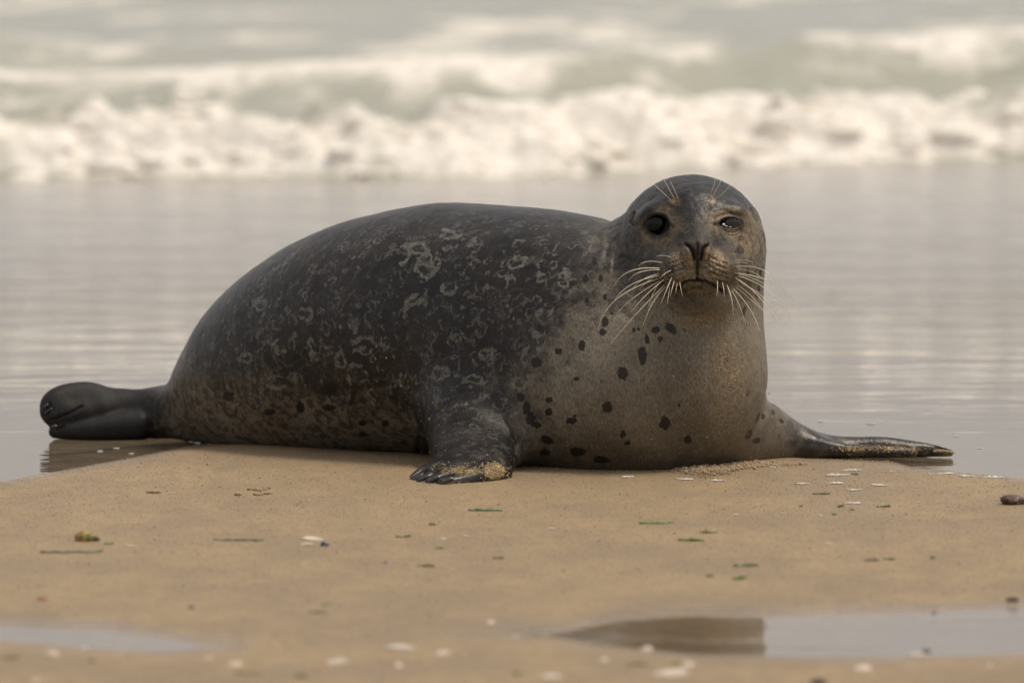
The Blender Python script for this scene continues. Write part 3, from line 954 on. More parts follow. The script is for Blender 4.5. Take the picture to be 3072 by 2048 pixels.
# --- coat tone
line = np.interp(py_, [400, 660, 760, 860, 980, 1100, 1180, 1260, 1450], [2500, 1850, 1815, 1775, 1685, 1615, 1520, 1540, 1540])
vent = sstep(-330, 330, px_ - line + 5)
bel = np.interp(px_, [450, 520, 650, 900, 1150, 1280], [1070, 1095, 1135, 1165, 1210, 1290])
vb = 1.0 * sstep(-160, 170, py_ - bel) * (1 - sstep(1240, 1300, px_) * sstep(1560, 1500, px_))
vent = np.maximum(vent, vb)
vent = np.maximum(vent, 0.55 * np.exp(-(((px_ - 520) / 28) ** 2 + ((py_ - 1150) / 45) ** 2)))
# head: dark crown, brown-grey face, light cheeks
hdf = sstep(1010, 850, py_) * sstep(1790, 1880, px_)
crown = 1 - sstep(595, 685, py_ + 0.10 * np.abs(px_ - 2085))
facev = 0.68 + 0.35 * sstep(2150, 2290, px_) + 0.2 * sstep(850, 950, py_) - 0.10 * sstep(2080, 1900, px_) * sstep(900, 760, py_)
vent = vent * (1 - hdf) + hdf * vent * np.clip(facev, 0, 1) * (1 - crown)
vent *= sstep(395, 560, px_)                     # hind flippers dark
vent *= np.where(px_ > 2300, 1 - 0.60 * sstep(2300, 2420, px_), 1)
arm = np.exp(-(((px_ - 1400) / 130) ** 2 + ((py_ - 1345) / 110) ** 2) ** 1.3)
vent *= 1 - 0.7 * arm
vent = np.where((px_ > 1200) & (px_ < 1560) & (V[:, 1] < -0.05), vent * 0.1, vent)
A['vent'] = np.clip(vent, 0, 1)
mx('pale', 0.8 * np.exp(-(((px_ - 1790 + (py_ - 1000) * 0.45) / 120) ** 2 + ((py_ - 1040) / 190) ** 2) ** 1.2))
mx('pale', 0.45 * np.exp(-(((px_ - 2275) / 30) ** 2 + ((py_ - 860) / 190) ** 2)))
mx('damp', np.exp(-(((px_ - 2090) / 170) ** 2 + ((py_ - 1230) / 240) ** 2) ** 1.5))
mx('damp', sstep(1250, 1400, py_) * sstep(1500, 1600, px_))
A['mot'] = np.clip(0.9 * hdf * sstep(960, 860, py_) + 0.8 * sstep(1080, 1200, py_) * sstep(1500, 1300, px_) + 0.35 * sstep(1950, 1700, px_), 0, 1)
A['net'] = np.clip(0.25 + 0.95 * sstep(600, 800, py_) * sstep(1460, 1300, py_), 0, 1) * (1 - sstep(420, 540, px_ * -1 + 960) * 0) * sstep(430, 560, px_) * (1 - 0.45 * arm) * (1 - 0.72 * hdf) * sstep(2320, 2280, px_)
S = 1.306
spots = [(1390, 740, 9, 14, 10), (1385, 763, 9, 9, 0), (1475, 815, 11, 22, -5), (1430, 857, 13, 16, 0), (1396, 934, 12, 17, 0), (1337, 794, 9, 13, 0), (1232, 832, 14, 13, 0),
         (1313, 965, 14, 9, 0), (1527, 972, 14, 15, 0), (1262, 918, 9, 8, 0), (1261, 945, 9, 9, 0), (1197, 912, 11, 13, 0), (1209, 936, 10, 17, 0), (1217, 960, 12, 15, 0), (1232, 976, 13, 8, 0),
         (1256, 1010, 16, 10, 15), (1327, 1037, 20, 11, 0), (1380, 1055, 20, 10, 0), (1252, 1040, 13, 8, 0), (1541, 754, 18, 10, 40), (1507, 757, 10, 10, 0), (1486, 779, 6, 12, 0),
         (1517, 779, 6, 9, 0), (1709, 714, 5, 13, 15), (1670, 823, 4, 8, 0), (1716, 903, 4, 9, 10), (1743, 960, 5, 14, 15), (1721, 998, 8, 15, 35), (1757, 957, 4, 8, 10), (1738, 1012, 11, 7, -20),
         (1777, 946, 4, 7, 0), (1431, 996, 6, 10, 20), (1441, 1016, 8, 5, 0), (1580, 1010, 9, 9, 0), (1283, 806, 9, 8, 0), (1390, 682, 5, 8, 0), (1348, 690, 5, 9, 0),
         (755, 893, 22, 20, 0), (690, 935, 10, 15, 0), (885, 972, 10, 9, 0), (832, 972, 10, 7, 0), (833, 998, 11, 6, 0), (810, 915, 6, 20, 20), (755, 937, 17, 8, 0), (1405, 720, 4, 4, 0),
         (1320, 955, 4, 4, 0), (525, 910, 14, 12, 0), (620, 945, 14, 8, 0), (1456, 757, 4, 6, 0), (1795, 967, 8, 4, 30), (2221 / S, 750 / S, 11 / S * 1.3, 11, 0),
         (2278 / S, 865 / S, 4, 11, 0), (2271 / S, 884 / S, 5, 8, 0), (2243 / S, 816 / S, 4, 8, 0), (2282 / S, 822 / S, 3, 10, 0), (2223 / S, 715 / S, 9, 6, 0), (1915 / S, 987 / S, 4, 5, 0),
         (1346, 640, 8, 11, 0), (1365, 600, 6, 12, 0), (1380, 640, 5, 10, 0), (1325, 870, 7, 5, 0), (1560, 930, 4, 4, 0), (1655, 700, 0.5, 0.5, 0)]
SPC = hits([(q[0] * S, q[1] * S) for q in spots])
for (sx, sy, rx, ry, ang), C in zip(spots, SPC):
    cx, cy = sx * S, sy * S
    a = math.radians(ang); ca, sa = math.cos(a), math.sin(a)
    dx, dy = px_ - cx, py_ - cy
    q = np.hypot((dx * ca + dy * sa) / (rx * S), (-dx * sa + dy * ca) / (ry * S))
    near = np.abs(V[:, 1] - C[1]) < 0.09
    mx('spot', (1.16 - q), near)
rings = [(1028, 655, 19, 15, 0), (1042, 777, 12, 12, 0), (1117, 815, 14, 12, 0), (1350, 650, 11, 18, 10), (1030, 540, 22, 12, 0), (920, 585, 26, 16, -20), (975, 620, 24, 16, 0), (1190, 600, 24, 12, -30),
         (960, 570, 30, 14, 20), (1170, 655, 12, 18, 10), (1240, 640, 14, 16, 0), (830, 792, 30, 18, -10), (780, 830, 18, 20, 0), (880, 790, 14, 16, 40), (1090, 560, 14, 10, 0), (1000, 600, 12, 18, 0),
         (560, 830, 14, 14, 0), (640, 800, 14, 18, 20), (720, 800, 12, 20, 0), (640, 880, 34, 20, 0), (1290, 640, 12, 18, 20), (1100, 650, 10, 14, 0), (950, 690, 22, 10, -20), (1010, 855, 26, 14, 0),
         (1090, 870, 24, 12, 0), (930, 870, 24, 20, 0), (820, 860, 24, 26, 0), (700, 720, 14, 14, 0), (600, 700, 14, 10, 0), (1200, 880, 30, 12, -20), (1240, 790, 12, 20, 0)]
wx = (fbm(V, 48, 3, 301) - 0.5) * 46 + (fbm(V, 150, 2, 302) - 0.5) * 16
wy = (fbm(V, 48, 3, 303) - 0.5) * 46 + (fbm(V, 150, 2, 304) - 0.5) * 16
gap = sstep(0.36, 0.52, fbm(V, 60, 2, 305))
for sx, sy, rx, ry, ang in rings:
    cx, cy = sx * S, sy * S
    a = math.radians(ang); ca, sa = math.cos(a), math.sin(a)
    dx, dy = px_ - cx + wx, py_ - cy + wy
    q = np.hypot((dx * ca + dy * sa) / (rx * S * 0.9), (-dx * sa + dy * ca) / (ry * S * 0.9))
    wd = 5.0 / (min(rx, ry) * S)
    mx('ring', (1.15 - np.abs(q - 0.95) / wd * 0.62) * (0.35 + 0.75 * gap), V[:, 1] < 0.4)
for sx, sy, rx, ry, ang in [(1238, 718, 12, 20, 30), (880, 792, 14, 9, 35), (830, 800, 22, 10, -10), (1028, 640, 1, 1, 0)]:
    a = math.radians(ang); ca, sa = math.cos(a), math.sin(a)
    dx, dy = px_ - sx * S, py_ - sy * S
    q = np.hypot((dx * ca + dy * sa) / (rx * S), (-dx * sa + dy * ca) / (ry * S))
    mx('ring', 1.1 - q, V[:, 1] < 0.4)
    mx('spot', 0.45 - q * 2.6, (V[:, 1] < 0.4) * (sx == 1238))
# sand in the fur of the throat and chest, on the near hand and along the far flipper
g = np.exp(-(((px_ - 2190) / 85) ** 2 + ((py_ - 1130) / 210) ** 2) ** 1.3)
mx('sand', 0.62 * g); mx('sand', 0.30 * np.exp(-(((px_ - 2080) / 190) ** 2 + ((py_ - 1200) / 190) ** 2)))
mx('sand', 0.62 * np.exp(-(((px_ - 2120) / 75) ** 2 + ((py_ - 960) / 40) ** 2)))
mx('sand', 1.3 * np.exp(-(((px_ - 1485) / 38) ** 2 + ((py_ - 1412) / 30) ** 2) ** 1.5), V[:, 1] < -0.03)
mx('sand', 0.85 * np.exp(-(((px_ - 1390) / 110) ** 2 + ((py_ - 1412) / 22) ** 2)), V[:, 1] < -0.03)
mx('sand', 0.75 * sstep(2470, 2540, px_) * sstep(2810, 2740, px_) * np.exp(-((py_ - 1345) / 16) ** 2))
mx('sand', 0.40 * np.exp(-(((px_ - 1390) / 110) ** 2 + ((py_ - 1390) / 60) ** 2)) * (V[:, 1] < 0.0))
mx('tan', 0.65 * sstep(2790, 2860, px_))
mx('tan', 0.8 * np.exp(-(((px_ - 1375) / 50) ** 2 + ((py_ - 1452) / 9) ** 2)), V[:, 1] < -0.05)
mx('tan', 0.35 * g)
mx('wet', 0.0 * px_); mx('wet', sstep(2290, 2360, px_)); mx('wet', 0.8 * np.exp(-(((px_ - 1360) / 100) ** 2 + ((py_ - 1440) / 22) ** 2)), V[:, 1] < -0.05)
mx('dark', 0.7 * sstep(470, 400, px_))

seal = bpy.data.objects.new('seal', None)
seal.location = (0.1, 0.15, 0.0)
COL.objects.link(seal)
tag(seal, 'spotted dark grey seal with pale chest and long whiskers lying at the water edge', 'seal')
OFF = np.array(seal.location)

# join quads of several levels and the n-gon seams into one mesh
allq = np.concatenate([F2, F1rest, Frest])
polys = ng1 + ng2
# seams of the first level may have been split again: insert those midpoints too
me = bpy.data.meshes.new('body')
nq = len(allq)
lens = np.concatenate([np.full(nq, 4), np.array([len(p) for p in polys], dtype=int)]) if polys else np.full(nq, 4)
loops = np.concatenate([allq.ravel(), np.array([i for p in polys for i in p], dtype=int)]) if polys else allq.ravel()
me.vertices.add(len(V)); me.vertices.foreach_set('co', (V - OFF).astype(np.float32).ravel())
me.loops.add(len(loops)); me.loops.foreach_set('vertex_index', loops.astype(np.int32))
me.polygons.add(len(lens)); me.polygons.foreach_set('loop_start', np.concatenate([[0], np.cumsum(lens)[:-1]]).astype(np.int32))
me.update(calc_edges=True)
me.polygons.foreach_set('use_smooth', np.ones(len(lens), dtype=bool))
for k, a in A.items():
    q = me.attributes.new(k, 'FLOAT', 'POINT'); q.data.foreach_set('value', a.astype(np.float32))
me.materials.append(M['coat'])
body_o = bpy.data.objects.new('body', me)
COL.objects.link(body_o)
body_o.parent = seal

def child(name, V_, F_, mat, label=None, kind=None):
    o = link_mesh(name, np.asarray(V_) - OFF, F_, mat, seal)
    if label: o['label'] = label
    if kind: o['kind'] = kind
    return o

# eyes set in their sockets
for i, e in enumerate(EYES):
    h0 = hits([e['c']])[0]
    r = 0.0215
    c = h0 + np.array([0, r - 0.0005 + (0.002 if i else 0.0025), 0])
    child('eye', ICO3 * r + c, ICO3F, M['eye_grey' if i else 'eye'], 'half closed grey eye' if i else 'wide open black eye')

def tube(pts, radii, sides=6):
    pts = np.array(pts); n = len(pts)
    T = np.gradient(pts, axis=0); T /= np.linalg.norm(T, axis=1, keepdims=True)
    up_ = np.array([0.1, 0.9, 0.3]); Vv = []
    for p, t_, r in zip(pts, T, radii):
        a = np.cross(t_, up_); a /= np.linalg.norm(a); b = np.cross(t_, a)
        for k in range(sides):
            an = 2 * math.pi * k / sides
            Vv.append(p + r * (math.cos(an) * a + math.sin(an) * b))
    Fq = []
    for i in range(n - 1):
        for k in range(sides):
            Fq.append([i * sides + k, i * sides + (k + 1) % sides, (i + 1) * sides + (k + 1) % sides, (i + 1) * sides + k])
    return np.array(Vv), np.array(Fq)

def whisker(root, ctrl, tip, out=0.05, r0=0.00075, name='whisker'):
    a = root
    p1 = at(ctrl[0], ctrl[1], a[1] - 0.012 - out * 0.3)
    p2 = at(tip[0], tip[1], a[1] - 0.01 - out * 0.45)
    # quadratic curve through the middle point read off the photograph
    cc = 2 * p1 - 0.5 * (a + p2)
    t_ = np.linspace(0, 1, 14)[:, None]
    pts = (1 - t_) ** 2 * a + 2 * t_ * (1 - t_) * cc + t_ ** 2 * p2
    V_, F_ = tube(pts, np.linspace(r0, r0 * 0.38, 14), 5)
    child(name, V_, F_, M['whisker'])

WH = [((620, 805), (500, 796), (430, 835), .6), ((605, 850), (370, 870), (240, 990), 1), ((610, 860), (440, 880), (355, 950), .7), ((600, 905), (370, 980), (240, 1110), 1),
      ((590, 930), (255, 1095), (115, 1335), 1.1), ((605, 945), (420, 1060), (270, 1190), 1), ((640, 930), (480, 1070), (375, 1195), .9), ((640, 975), (430, 1190), (215, 1435), 1.1),
      ((655, 985), (545, 1120), (465, 1310), 1), ((600, 960), (545, 1050), (510, 1150), .8), ((695, 915), (655, 1010), (607, 1125), 1.1), ((715, 940), (698, 1000), (680, 1065), 1),
      ((738, 960), (730, 1000), (722, 1045), .7), ((680, 985), (668, 1060), (657, 1130), .8), ((755, 950), (763, 1000), (777, 1065), .7), ((560, 920), (500, 955), (440, 1010), .7),
      ((690, 765), (630, 748), (575, 755), .5), ((600, 890), (480, 930), (390, 1000), .7), ((690, 865), (640, 890), (600, 930), .8), ((620, 1000), (540, 1110), (505, 1210), .7),
      ((1150, 798), (1245, 783), (1330, 805), .6), ((1185, 838), (1380, 850), (1515, 950), 1), ((1200, 855), (1330, 880), (1440, 960), .6), ((1215, 888), (1540, 990), (1692, 1188), 1.1),
      ((1220, 910), (1470, 1040), (1635, 1255), 1.1), ((1215, 935), (1400, 1100), (1542, 1332), 1.1), ((1230, 960), (1400, 1070), (1532, 1232), .8), ((1190, 990), (1310, 1090), (1400, 1175), 1),
      ((1170, 1005), (1300, 1160), (1385, 1345), 1.1), ((1160, 1015), (1218, 1130), (1268, 1270), 1.1), ((1120, 970), (1160, 1080), (1175, 1215), 1), ((1088, 955), (1100, 1010), (1105, 1080), .8),
      ((1048, 940), (1052, 1000), (1045, 1070), .9), ((1180, 880), (1330, 930), (1450, 985), .7), ((1140, 815), (1230, 800), (1290, 815), .5), ((1110, 750), (1160, 735), (1210, 735), .4),
      ((1190, 920), (1300, 1000), (1390, 1040), .7), ((1200, 975), (1310, 1060), (1420, 1190), .8)]
roots = hits([hz(*q[0]) for q in WH], 0.004)
for (a, b, c, s), r_ in zip(WH, roots):
    whisker(r_, hz(*b), hz(*c), r0=0.00074 * s ** 0.7)
BW = (((695, 325), (540, 180)), ((712, 305), (615, 130)), ((745, 310), (680, 165)), ((1000, 305), (1085, 150)), ((1045, 310), (1160, 190)), ((990, 285), (1035, 155)))
roots = hits([hz(*q[0]) for q in BW], 0.004)
for (a, b), r_ in zip(BW, roots):
    m_ = ((a[0] + b[0]) / 2 + 3, (a[1] + b[1]) / 2)
    whisker(r_, hz(*m_), hz(*b), out=0.03, r0=0.0007, name='brow_whisker')

# highlight of the half-closed eye, imitated by small pale beads
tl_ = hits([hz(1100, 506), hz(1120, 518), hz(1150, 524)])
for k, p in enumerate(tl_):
    child('eye_glint', ICO2 * np.array([[.0026, .002, .0019], [.0022, .0016, .0009], [.0026, .0016, .0006]][k]) + p + np.array([0, -0.0006 if k else -0.0012, 0]), ICO2F, M['eye_glint'])
# claws
def claw(p0, p1, r, mat, bend=0.004):
    p0, p1 = np.array(p0), np.array(p1)
    mid_ = (p0 + p1) / 2 + np.array([0, 0, bend])
    t_ = np.linspace(0, 1, 8)[:, None]
    pts = (1 - t_) ** 2 * p0 + 2 * t_ * (1 - t_) * mid_ + t_ ** 2 * p1
    V_, F_ = tube(pts, r * np.array([.7, 1, 1, .95, .85, .65, .4, .05]), 8)
    child('claw', V_, F_, mat)
for f, (dx_, dy_) in zip(FING, ((-36, 4), (-34, 8), (-30, 8), (-26, 8), (-22, 9))):
    b = f[2]; e_ = f[3]
    claw(at(e_[0] + 34, e_[1] - 16, e_[2] - .010), at(e_[0] + dx_ * 0.25, e_[1] + dy_ * 0.2, e_[2] - .016), 0.0040, M['claw'], 0.002)
for k, (x0, y0, x1, y1) in enumerate(((2795, 1339, 2856, 1353), (2800, 1353, 2872, 1360))):
    claw(at(x0, y0, 0.285 - .012 * k), at(x1, y1, 0.285 - .012 * k), 0.0022, M['claw' if k == 0 else 'claw_pale'])
for (x0, y0, x1, y1) in ((128, 1228, 146, 1214), (131, 1245, 158, 1226), (150, 1284, 172, 1280)):
    claw(at(x1, y1, 0.615 if y0 < 1280 else .59), at(x0, y0, 0.612 if y0 < 1280 else .588), 0.0028, M['claw'])

# grains of sand clinging to the coat
rng = np.random.default_rng(8)
pts = []
def crust(n, fx_, fy_):
    for _ in range(n):
        pts.append((fx_(), fy_()))
crust(420, lambda: rng.normal(2185, 50), lambda: rng.uniform(930, 1340))
crust(150, lambda: rng.normal(2090, 120), lambda: rng.uniform(1000, 1380))
crust(260, lambda: rng.uniform(2490, 2790), lambda: rng.normal(1345, 9))
crust(420, lambda: rng.normal(1487, 20), lambda: rng.normal(1412, 15))
crust(200, lambda: rng.uniform(1290, 1480), lambda: rng.normal(1402, 7))
crust(50, lambda: rng.uniform(1260, 1500), lambda: rng.uniform(1200, 1400))
crust(40, lambda: rng.uniform(1100, 1250), lambda: rng.uniform(1000, 1330))
pts = hits(pts)
rr = rng.gamma(3.0, 0.00024, len(pts)).clip(0.0003, 0.0018)
rr[:570] *= 0.75
Vg = (ICO1[None] * rr[:, None, None] * rng.uniform(0.7, 1.3, (len(pts), 1, 3)) + pts[:, None]).reshape(-1, 3)
Fg = (ICO1F[None] + (np.arange(len(pts)) * len(ICO1))[:, None, None]).reshape(-1, 3)
child('sand_grains', Vg, Fg, M['grain'], 'wet sand grains stuck to the fur', 'stuff')

# ------------------------------------------------------------------ small things on the beach
def sand_z(p):
    return float(sand_h(np.array([p[0]]), np.array([p[1]]))[0])

def place(name, V_, F_, mat, base, label, cat, group=None, smooth=True):
    o = link_mesh(name, V_, F_, mat, smooth=smooth)
    o.location = base
    return tag(o, label, cat, group)

def weed(px, py, w, label, mat='weed', blob=0.0, seed=0):
    r_ = np.random.default_rng(seed + int(px))
    g0 = ground(px, py); z0 = sand_z(g0)
    W = w / FPX * (g0[1] + 14)
    base = np.array([g0[0], g0[1], z0])
    VV, FF, off = [], [], 0
    strands = 1 + int(W > 0.02) + int(W > 0.035)
    for s in range(strands):
        n = 9
        ln = W * (1.0 if s == 0 else r_.uniform(0.4, 0.7))
        x0 = -W / 2 if s == 0 else r_.uniform(-W / 2, W / 2 - ln)
        t_ = np.linspace(0, 1, n)
        wid = W * 0.075 * np.sin(t_ * math.pi * 0.9 + 0.15) + 0.0012 + blob * np.exp(-((t_ - 0.7) / 0.16) ** 2)
        wid *= r_.uniform(0.6, 1.3, n)
        cy = np.cumsum(r_.normal(0, W * 0.05, n)); cy -= cy.mean()
        cz = 0.0006 + np.abs(np.cumsum(r_.normal(0, 0.0004, n))) + blob * 0.35 * np.exp(-((t_ - 0.7) / 0.16) ** 2)
        for i in range(n):
            x = x0 + ln * t_[i]
            for u in (-1, -0.4, 0.4, 1):
                VV.append((x, cy[i] + u * wid[i], cz[i] + r_.normal(0, 0.0005) + (0.0012 if abs(u) < 0.5 else 0)))
            for u in (0.7, -0.7):
                VV.append((x, cy[i] + u * wid[i], cz[i] - 0.0016))
        for i in range(n - 1):
            for k in range(6):
                a = off + i * 6 + k; b = off + i * 6 + (k + 1) % 6
                FF.append([a, b, b + 6, a + 6])
        FF.append([off + k for k in range(6)][::-1]); FF.append([off + (n - 1) * 6 + k for k in range(6)])
        off += n * 6
    return place('seaweed', VV, FF, M[mat], base, label, 'seaweed', 'seaweed scraps on the sand')

def shell(px, py, w, label, mat='shell', h=0.32, lift=0.0, group='broken shells on the sand'):
    r_ = np.random.default_rng(int(px * 7 + py))
    g0 = ground(px, py); z0 = sand_z(g0)
    if puddle_in(np.array([g0[0]]), np.array([g0[1]]))[0] > 0: z0 = -0.005
    W = w / FPX * (g0[1] + 14)
    nu, nv = 16, 7
    VV, FF = [], []
    D = W * r_.uniform(0.55, 0.8)
    H = W * h
    for layer in (0, 1):
        for j in range(nv):
            for i in range(nu):
                a = 2 * math.pi * i / nu; rr_ = (j + 0.02) / (nv - 1)
                rib = 1 + 0.05 * math.cos(a * 8) * rr_
                x = math.cos(a) * rr_ * W / 2 * rib * (1 + 0.15 * math.sin(a + px))
                y = math.sin(a) * rr_ * D / 2 * rib + 0.15 * D * (1 - rr_)
                z = H * (1 - rr_ ** 2) * (1 if not layer else 0.82) - (0.0 if not layer else 0.0012)
                VV.append((x, y, z + 0.0006 + lift))
    for layer in (0, 1):
        o_ = layer * nu * nv
        for j in range(nv - 1):
            for i in range(nu):
                q = [o_ + j * nu + i, o_ + j * nu + (i + 1) % nu, o_ + (j + 1) * nu + (i + 1) % nu, o_ + (j + 1) * nu + i]
                FF.append(q[::-1] if not layer else q)
    for i in range(nu):
        a = (nv - 1) * nu + i; b = (nv - 1) * nu + (i + 1) % nu
        FF.append([a, b, b + nu * nv, a + nu * nv])
    o = place('shell', VV, FF, M[mat], (g0[0], g0[1], z0), label, 'shell', group)
    o.rotation_euler = (r_.uniform(-.15, .15), r_.uniform(-.12, .12), r_.uniform(-.5, .5))
    return o

def pebble(px, py, w, label, mat='brown', asp=(1, .8, .6), rough=0.15, name='pebble', cat='pebble', group=None, sink=0.25):
    g0 = ground(px, py); z0 = sand_z(g0)
    if puddle_in(np.array([g0[0]]), np.array([g0[1]]))[0] > 0: z0 = -0.005
    W = w / FPX * (g0[1] + 14) / 2
    V_ = ICO3 * np.array(asp)
    V_ = V_ * (1 + rough * 2 * (fbm(ICO3 + px, 1.6, 3, int(px)) - 0.5))[:, None] * W
    V_[:, 2] += W * asp[2] * (1 - sink * 2)
    return place(name, V_, ICO3F, M[mat], (g0[0], g0[1], z0), label, cat, group)

def flecks(px, py, w, label, wet=False):
    r_ = np.random.default_rng(int(px * 3 + py))
    g0 = ground(px, py); z0 = WL if wet else sand_z(g0)
    W = w / FPX * (g0[1] + 14)
    n = int(14 + W * 1100)
    an_ = r_.uniform(0, 2 * math.pi, n); ra_ = r_.random(n) ** 0.6 * (0.75 + 0.25 * np.sin(an_ * 3 + px))
    u = np.cos(an_) * ra_ * W * 0.5
    v = np.sin(an_) * ra_ * W * 0.42 + u * r_.uniform(-.3, .3)
    rr_ = r_.uniform(0.0006, 0.0019, n) * (1.25 if W > .02 else 0.8)
    V_ = (ICO1[None] * rr_[:, None, None] * np.array([1.7, 1.7, 0.45]) + np.stack([u, v, rr_ * 0.35], -1)[:, None]).reshape(-1, 3)
    F_ = (ICO1F[None] + (np.arange(n) * len(ICO1))[:, None, None]).reshape(-1, 3)
    return place('foam_fleck', V_, F_, M['fleck'], (g0[0], g0[1], z0 + 0.0003), label, 'foam', 'flecks of drying sea foam')

def clump(px, py, w, label):
    r_ = np.random.default_rng(int(px * 5 + py))
    g0 = ground(px, py); z0 = sand_z(g0)
    W = w / FPX * (g0[1] + 14)
    n = int(10 + W * 900)
    u = r_.normal(0, .24, n).clip(-.5, .5) * W; v = r_.normal(0, .3, n).clip(-.6, .6) * W
    rr_ = r_.uniform(0.0012, 0.0034, n)
    V_ = (ICO1[None] * rr_[:, None, None] + np.stack([u, v, rr_ * 0.6], -1)[:, None]).reshape(-1, 3)
    F_ = (ICO1F[None] + (np.arange(n) * len(ICO1))[:, None, None]).reshape(-1, 3)
    return place('sand_clump', V_, F_, M['clump'], (g0[0], g0[1], z0), label, 'sand clump', 'loose clumps of sand')

# coarse grit and shell dust scattered over the smooth sand
rng = np.random.default_rng(77)
for nm, mt, n, lab in (('sand_grit', 'grit_pale', 5200, 'pale shell dust scattered over the sand'), ('sand_grit', 'grit_dark', 1800, 'dark coarse grains scattered over the sand')):
    gx = rng.uniform(-0.95, 0.95, n); gy = rng.uniform(-2.9, 0.2, n)
    ok = (shore(gx) - gy > 0.03) & (puddle_in(gx, gy) < -0.02)
    gx, gy = gx[ok], gy[ok]
    rr = rng.gamma(2.5, 0.00022, len(gx)).clip(.0003, .0012)
    c = np.stack([gx, gy, sand_h(gx, gy) + rr * 0.5], -1)
    V_ = (ICO1[None] * rr[:, None, None] * rng.uniform(.7, 1.4, (len(gx), 1, 3)) + c[:, None]).reshape(-1, 3)
    F_ = (ICO1F[None] + (np.arange(len(gx)) * len(ICO1))[:, None, None]).reshape(-1, 3)
    tag(link_mesh(nm, V_, F_, M[mt]), lab, 'grit', kind='stuff')

# sand grains standing a little proud of the sheet
TET = np.array([[1, 1, 1], [-1, -1, 1], [-1, 1, -1], [1, -1, -1]]) / 1.6
TETF = np.array([[0, 2, 1], [0, 1, 3], [0, 3, 2], [1, 2, 3]])
for mt, n in (('grain_light', 60000), ('grain_dark', 30000)):
    gx = rng.uniform(-0.98, 0.98, n); gy = rng.uniform(-2.95, 0.3, n)
    ok = (shore(gx) - gy > 0.02) & (puddle_in(gx, gy) < -0.01)
    gx, gy = gx[ok], gy[ok]
    rr = rng.gamma(4, 0.00017, len(gx)).clip(.0003, .0012)
    an = rng.uniform(0, 2 * math.pi, len(gx)); ca, sa = np.cos(an), np.sin(an)
    T = np.stack([TET[None, :, 0] * ca[:, None] - TET[None, :, 1] * sa[:, None], TET[None, :, 0] * sa[:, None] + TET[None, :, 1] * ca[:, None], np.repeat(TET[None, :, 2], len(gx), 0)], -1)
    c = np.stack([gx, gy, sand_h(gx, gy) + rr * 0.25], -1)
    V_ = (T * rr[:, None, None] + c[:, None]).reshape(-1, 3)
    F_ = (TETF[None] + (np.arange(len(gx)) * 4)[:, None, None]).reshape(-1, 3)
    tag(link_mesh('sand_grain_layer', V_, F_, M[mt], smooth=False), 'loose sand grains lying on the damp sand', 'sand grains', kind='stuff')

# pebbles and shells
pebble(261, 1622, 76, 'mottled yellow and green weed-covered pebble near the left edge', 'mosaic', (1, .75, .52), .25, group='pebbles on the sand')
pebble(974, 1636, 27, 'blue-black shiny pebble beside two white shell fragments', 'mussel', (1, .8, .72), .1, group='pebbles on the sand')
pebble(1156, 1687, 10, 'tiny blue pebble right of the blue-black shiny pebble', 'mussel', (1, .8, .8), .1, group='pebbles on the sand')
pebble(575, 1822, 18, 'small dark grey pebble above the end of the left puddle', 'mussel', (1, .8, .6), .1, group='pebbles on the sand')
pebble(3040, 1512, 80, 'large wet brown pebble cut off by the right edge', 'brown', (1, .8, .50), .3, group='pebbles on the sand')
pebble(3038, 1800, 38, 'small dark brown pebble just above the right puddle', 'brown', (1, .8, .42), .25, group='pebbles on the sand')
pebble(2455, 2052, 52, 'brown pebble cut off by the bottom edge below the puddle', 'brown', (1, .8, .5), .25, group='pebbles on the sand')
pebble(2803, 1828, 15, 'tiny grey-blue pebble at the upper rim of the right puddle', 'mussel', (1, .8, .7), .1, group='pebbles on the sand')
pebble(2780, 1943, 24, 'small blue-grey pebble standing in the right puddle by a white shell', 'mussel', (1, .8, .6), .1, group='pebbles on the sand')
pebble(127, 1797, 30, 'flat orange shell chip above the left puddle', 'orange', (1, .7, .35), .3, name='shell_chip', cat='shell chip')
SH = [(937, 1616, 76, 'long thin white shell fragment above left of the blue-black pebble', 'shell', .08), (920, 1634, 52, 'short pinkish shell fragment touching the blue-black pebble from the left', 'shell_pink', .12),
      (1205, 1944, 106, 'longest white shell lying in the bottom centre foreground', 'shell', .10), (1328, 1961, 52, 'oval white shell right of the longest foreground shell', 'shell', .20),
      (1016, 1987, 74, 'white shell lower left of the longest foreground shell', 'shell', .17), (1197, 2001, 30, 'small round pinkish white shell under the longest foreground shell', 'shell_pink', .45),
      (709, 1995, 46, 'pinkish shell alone between the left puddle and bottom edge', 'shell_pink', .25), (160, 1960, 46, 'pale shell just under the left puddle', 'shell', .2),
      (256, 1940, 26, 'tiny pale shell at the lower rim of the left puddle', 'shell', .2), (1473, 1868, 30, 'small pale shell left of the right puddle tip', 'shell', .25),
      (2016, 2021, 126, 'broad flat white shell at the bottom under the seal reflection', 'shell', .08), (2066, 1996, 42, 'small white shell directly above the broad flat bottom shell', 'shell', .28),
      (1813, 1983, 30, 'small white shell below left of the seal reflection', 'shell', .3), (1653, 2032, 70, 'faint buried white shell at the bottom edge left of the broad one', 'shell', .14),
      (2593, 2005, 56, 'white shell below the right puddle', 'shell', .22), (2754, 1958, 78, 'white shell on the lower rim of the right puddle', 'shell', .10),
      (2970, 1995, 20, 'tiny white shell in the lower right corner', 'shell', .3), (1941, 1944, 44, 'white shell poking out at the lower left of the seal reflection', 'shell', .28),
      (627, 1973, 22, 'tiny pale shell just right of the left puddle tip', 'shell', .2), (1545, 1910, 30, 'small pale shell on the wet film left of the reflection', 'shell', .14),
      (108, 2043, 36, 'pale shell at the bottom left corner', 'shell', .15)]
for a in SH:
    shell(a[0], a[1], a[2], a[3], a[4], a[5])

